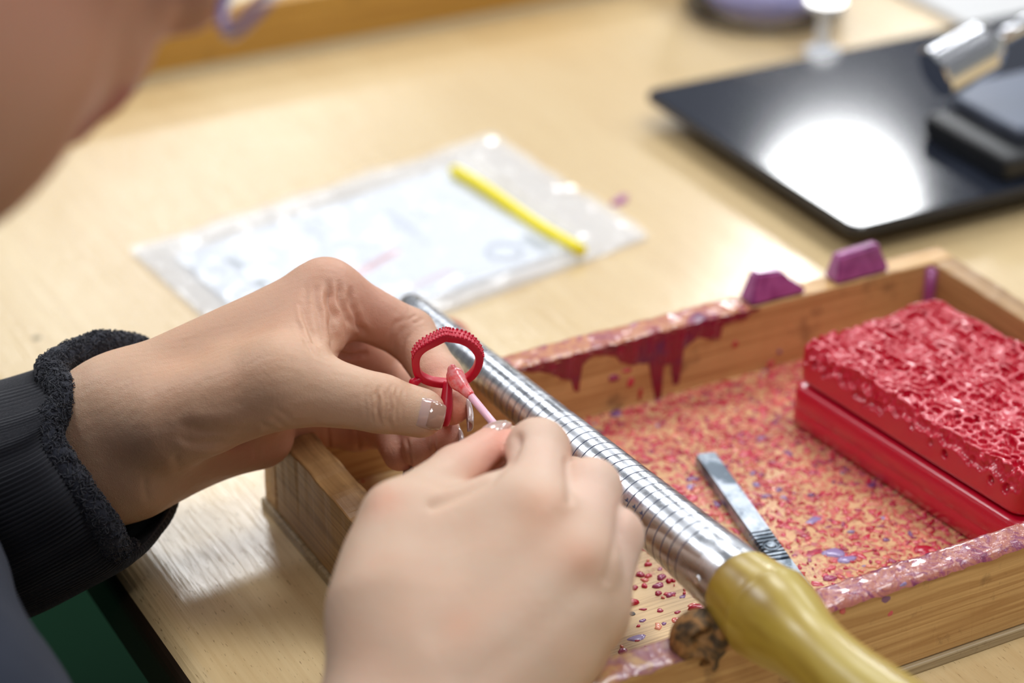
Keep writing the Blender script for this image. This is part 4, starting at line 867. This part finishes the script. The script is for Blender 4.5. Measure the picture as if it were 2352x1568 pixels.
for k in range(5200):
    i = int(rr.integers(3, nb - 3)); d = dirs[i]; _, u, w_ = frame(d); a = rr.uniform(0, 6.28); nn = u * math.cos(a) + w_ * math.sin(a); p0 = bpos[i] + nn * rad[i] * .93
    tdir = rr.normal(size=3); tdir -= nn * (tdir @ nn); tdir /= np.linalg.norm(tdir); Lf = rr.uniform(.0007, .0014); hf = rr.uniform(.0004, .0012)
    pp = [p0 + tdir * Lf * s + nn * hf * math.sin((s + 1) * 1.57) for s in (-1, -.4, .3, 1)]
    sdv = np.cross(tdir, nn) * .00017; o_ = len(FV)
    for q in pp: FV += [q - sdv, q + sdv, q + nn * .0002]
    for s in range(3):
        for a_, b_ in ((0, 1), (1, 2), (2, 0)): FFc.append((o_ + 3 * s + a_, o_ + 3 * s + b_, o_ + 3 * s + 3 + b_, o_ + 3 * s + 3 + a_))
me = fast_mesh(np.array(FV), np.array(FFc)); o = link('terry_loops', me, cuff, m_terry, kind='stuff'); o.location = -(Vector(person.location) + Vector(cuff.location))
# fingernails
def nail(tc, axis, nrm, rad, L, W, u0, mat, square=True, lift=0.0, parent=person, curve=.9, overlay=None):
    a = axis / np.linalg.norm(axis); n = nrm - a * (nrm @ a); n /= np.linalg.norm(n); b = np.cross(a, n); nu_, nv_ = 14, 13; top, bot = [], []
    for i in range(nu_):
        u = i / (nu_ - 1); sh = 1.0 if u > .35 else math.sqrt(max(1 - ((.35 - u) / .35) ** 2 * .65, 0)); sh *= 1 - (.25 * max(0, (u - .8) / .2) ** 2 if not square else .06 * max(0, (u - .9) / .1))
        for j in range(nv_):
            f = (j / (nv_ - 1) * 2 - 1) * W / 2 / rad * sh; r_ = rad - .0012 * (u < .01) + lift * u - .0007 * (abs(j / (nv_ - 1) * 2 - 1) > .98)
            bend = -.0012 * (u - .5) ** 2 * 4 * curve
            p = tc + a * (u0 + L * u) + (n * math.cos(f) + b * math.sin(f)) * (r_ + bend); top.append(p); bot.append(p - (n * math.cos(f) + b * math.sin(f)) * .0005)
    vs_ = top + bot; k = nu_ * nv_; fs_ = []
    for i in range(nu_ - 1):
        for j in range(nv_ - 1): q = (i * nv_ + j, (i + 1) * nv_ + j, (i + 1) * nv_ + j + 1, i * nv_ + j + 1); fs_ += [q[::-1], tuple(x + k for x in q)]
    bd = [(i, 0) for i in range(nu_)] + [(nu_ - 1, j) for j in range(1, nv_)] + [(i, nv_ - 1) for i in range(nu_ - 2, -1, -1)] + [(0, j) for j in range(nv_ - 2, 0, -1)]
    ids = [i * nv_ + j for i, j in bd]
    for s in range(len(ids)): a_, b_ = ids[s], ids[(s + 1) % len(ids)]; fs_.append((a_, b_, b_ + k, a_ + k))
    bm = bmesh.new(); vv = [bm.verts.new(tuple(p)) for p in vs_]
    for q in fs_: bm.faces.new([vv[i] for i in q])
    bmesh.ops.recalc_face_normals(bm, faces=bm.faces)
    return part('fingernail', bm_mesh(bm), parent, mat, smooth=True)
def tipinfo(c): return P(*c[-1][:3]), P(*c[-1][:3]) - P(*c[-2][:3])
t, a = tipinfo(LT); nt = -.95 * CF + .10 * CR - .05 * CD
n1_ = nail(t, a, nt, .0083, .0115, .0116, -.0052, m_nail)
nail(t, a, nt, .0087, .0066, .0104, -.0002, m_nail2).name = 'gel_overlay'
t, a = tipinfo(LI); nail(t, a + CD * .01, .85 * CR + .35 * CF - .45 * CD, .0064, .0125, .0086, -.004, m_tip, lift=.0006)
t, a = tipinfo(LM); nail(t, a + CD * .01, .95 * CR + .25 * CF - .2 * CD, .0066, .0120, .0084, -.004, m_tip, lift=.0006)
t, a = tipinfo(LR); nail(t, a + CD * .008, .9 * CR + .3 * CF + .1 * CD, .0061, .010, .0078, -.003, m_tip, lift=.0005)
t, a = tipinfo(LP); nail(t, a + CD * .008 - CR * .004, .8 * CR + .45 * CF + .5 * CD, .0053, .009, .0068, -.002, m_tip, lift=.0004)
t, a = tipinfo(RT); nail(t, a, -.80 * CD - .30 * CR - .40 * CF, .0072, .0112, .0096, -.0045, m_nail)
# hair cap and ear side (outside the frame)
g = Sdf(HO - .2, HO + .2, .005); D = g.new(); he(-22, 48, 0, 92, 88, 82, .01); he(-55, -5, 0, 62, 74, 76, .03); he(86, -20, 0, 60, 90, 95, .01, True)
Vt, F = nets(D, g.lo, g.h); Vt = relax(Vt, F, 2); Vt += vnormals(Vt, F) * (.002 * vnoise(Vt, 60, 3))[:, None]
part('hair', fast_mesh(Vt, F), person, Mat('black_hair', color=(.012, .01, .01, 1), rough=.45).m, smooth=True)
for s in (1, -1):
    me = mesh(*lathe(Hh(80, 5, 31 * s), Fd, [(-.011, .001), (-.009, .0065), (-.004, .0105), (0, .0112), (.004, .0104), (.009, .006), (.0112, .0005)], 24)); part('eyelash', mesh(*tube([Hh(92 - abs(q) * .25, -1.2 + abs(q) * .15, 31 * s + q) for q in range(-13, 14, 2)], .0006, 6)), person, m_blackp, smooth=True); part('eye', me, person, Mat('eye_white', color=(.8, .78, .76, 1), rough=.1).m, smooth=True)
# glasses
gl = empty('eyeglasses', 'thin clear violet rimmed eyeglasses worn on the nose', 'glasses', tuple(Hh(104, 0, 0)))
m_rim = Mat('violet_rim', color=lin(150, 150, 226), rough=.1, trans=.5).m; m_lens = Mat('lens', color=(1, 1, 1, 1), rough=0, ior=1.1); m_lens.set(alpha=.08)
for s in (1, -1):
    el = [Hh(109 - 5 * abs(math.cos(t)) * 0 - 4 * (1 if math.cos(t) * s > 0 else 0) * abs(math.cos(t)), -13 + 22 * math.sin(t), 35 * s + 26 * math.cos(t)) for t in np.linspace(0, 2 * math.pi, 49)[:-1]]
    rim = part('rim', mesh(*tube(el, .0013, 10, True)), gl, m_rim, smooth=True)
    part('lens', mesh(el + [p + Fd * .0008 for p in el], [tuple(range(48)), tuple(range(95, 47, -1))]), gl, m_lens.m)
    part('temple', mesh(*tube([Hh(103, -4, 61 * s), Hh(96, -2, 72 * s), Hh(40, 6, 80 * s), Hh(0, 4, 82 * s), Hh(-14, -14, 81 * s)], .0014, 8)), gl, m_rim, smooth=True)
part('bridge', mesh(*tube([Hh(107, -2, 10), Hh(111, 2, 0), Hh(107, -2, -10)], .0014, 8)), gl, m_rim, smooth=True)
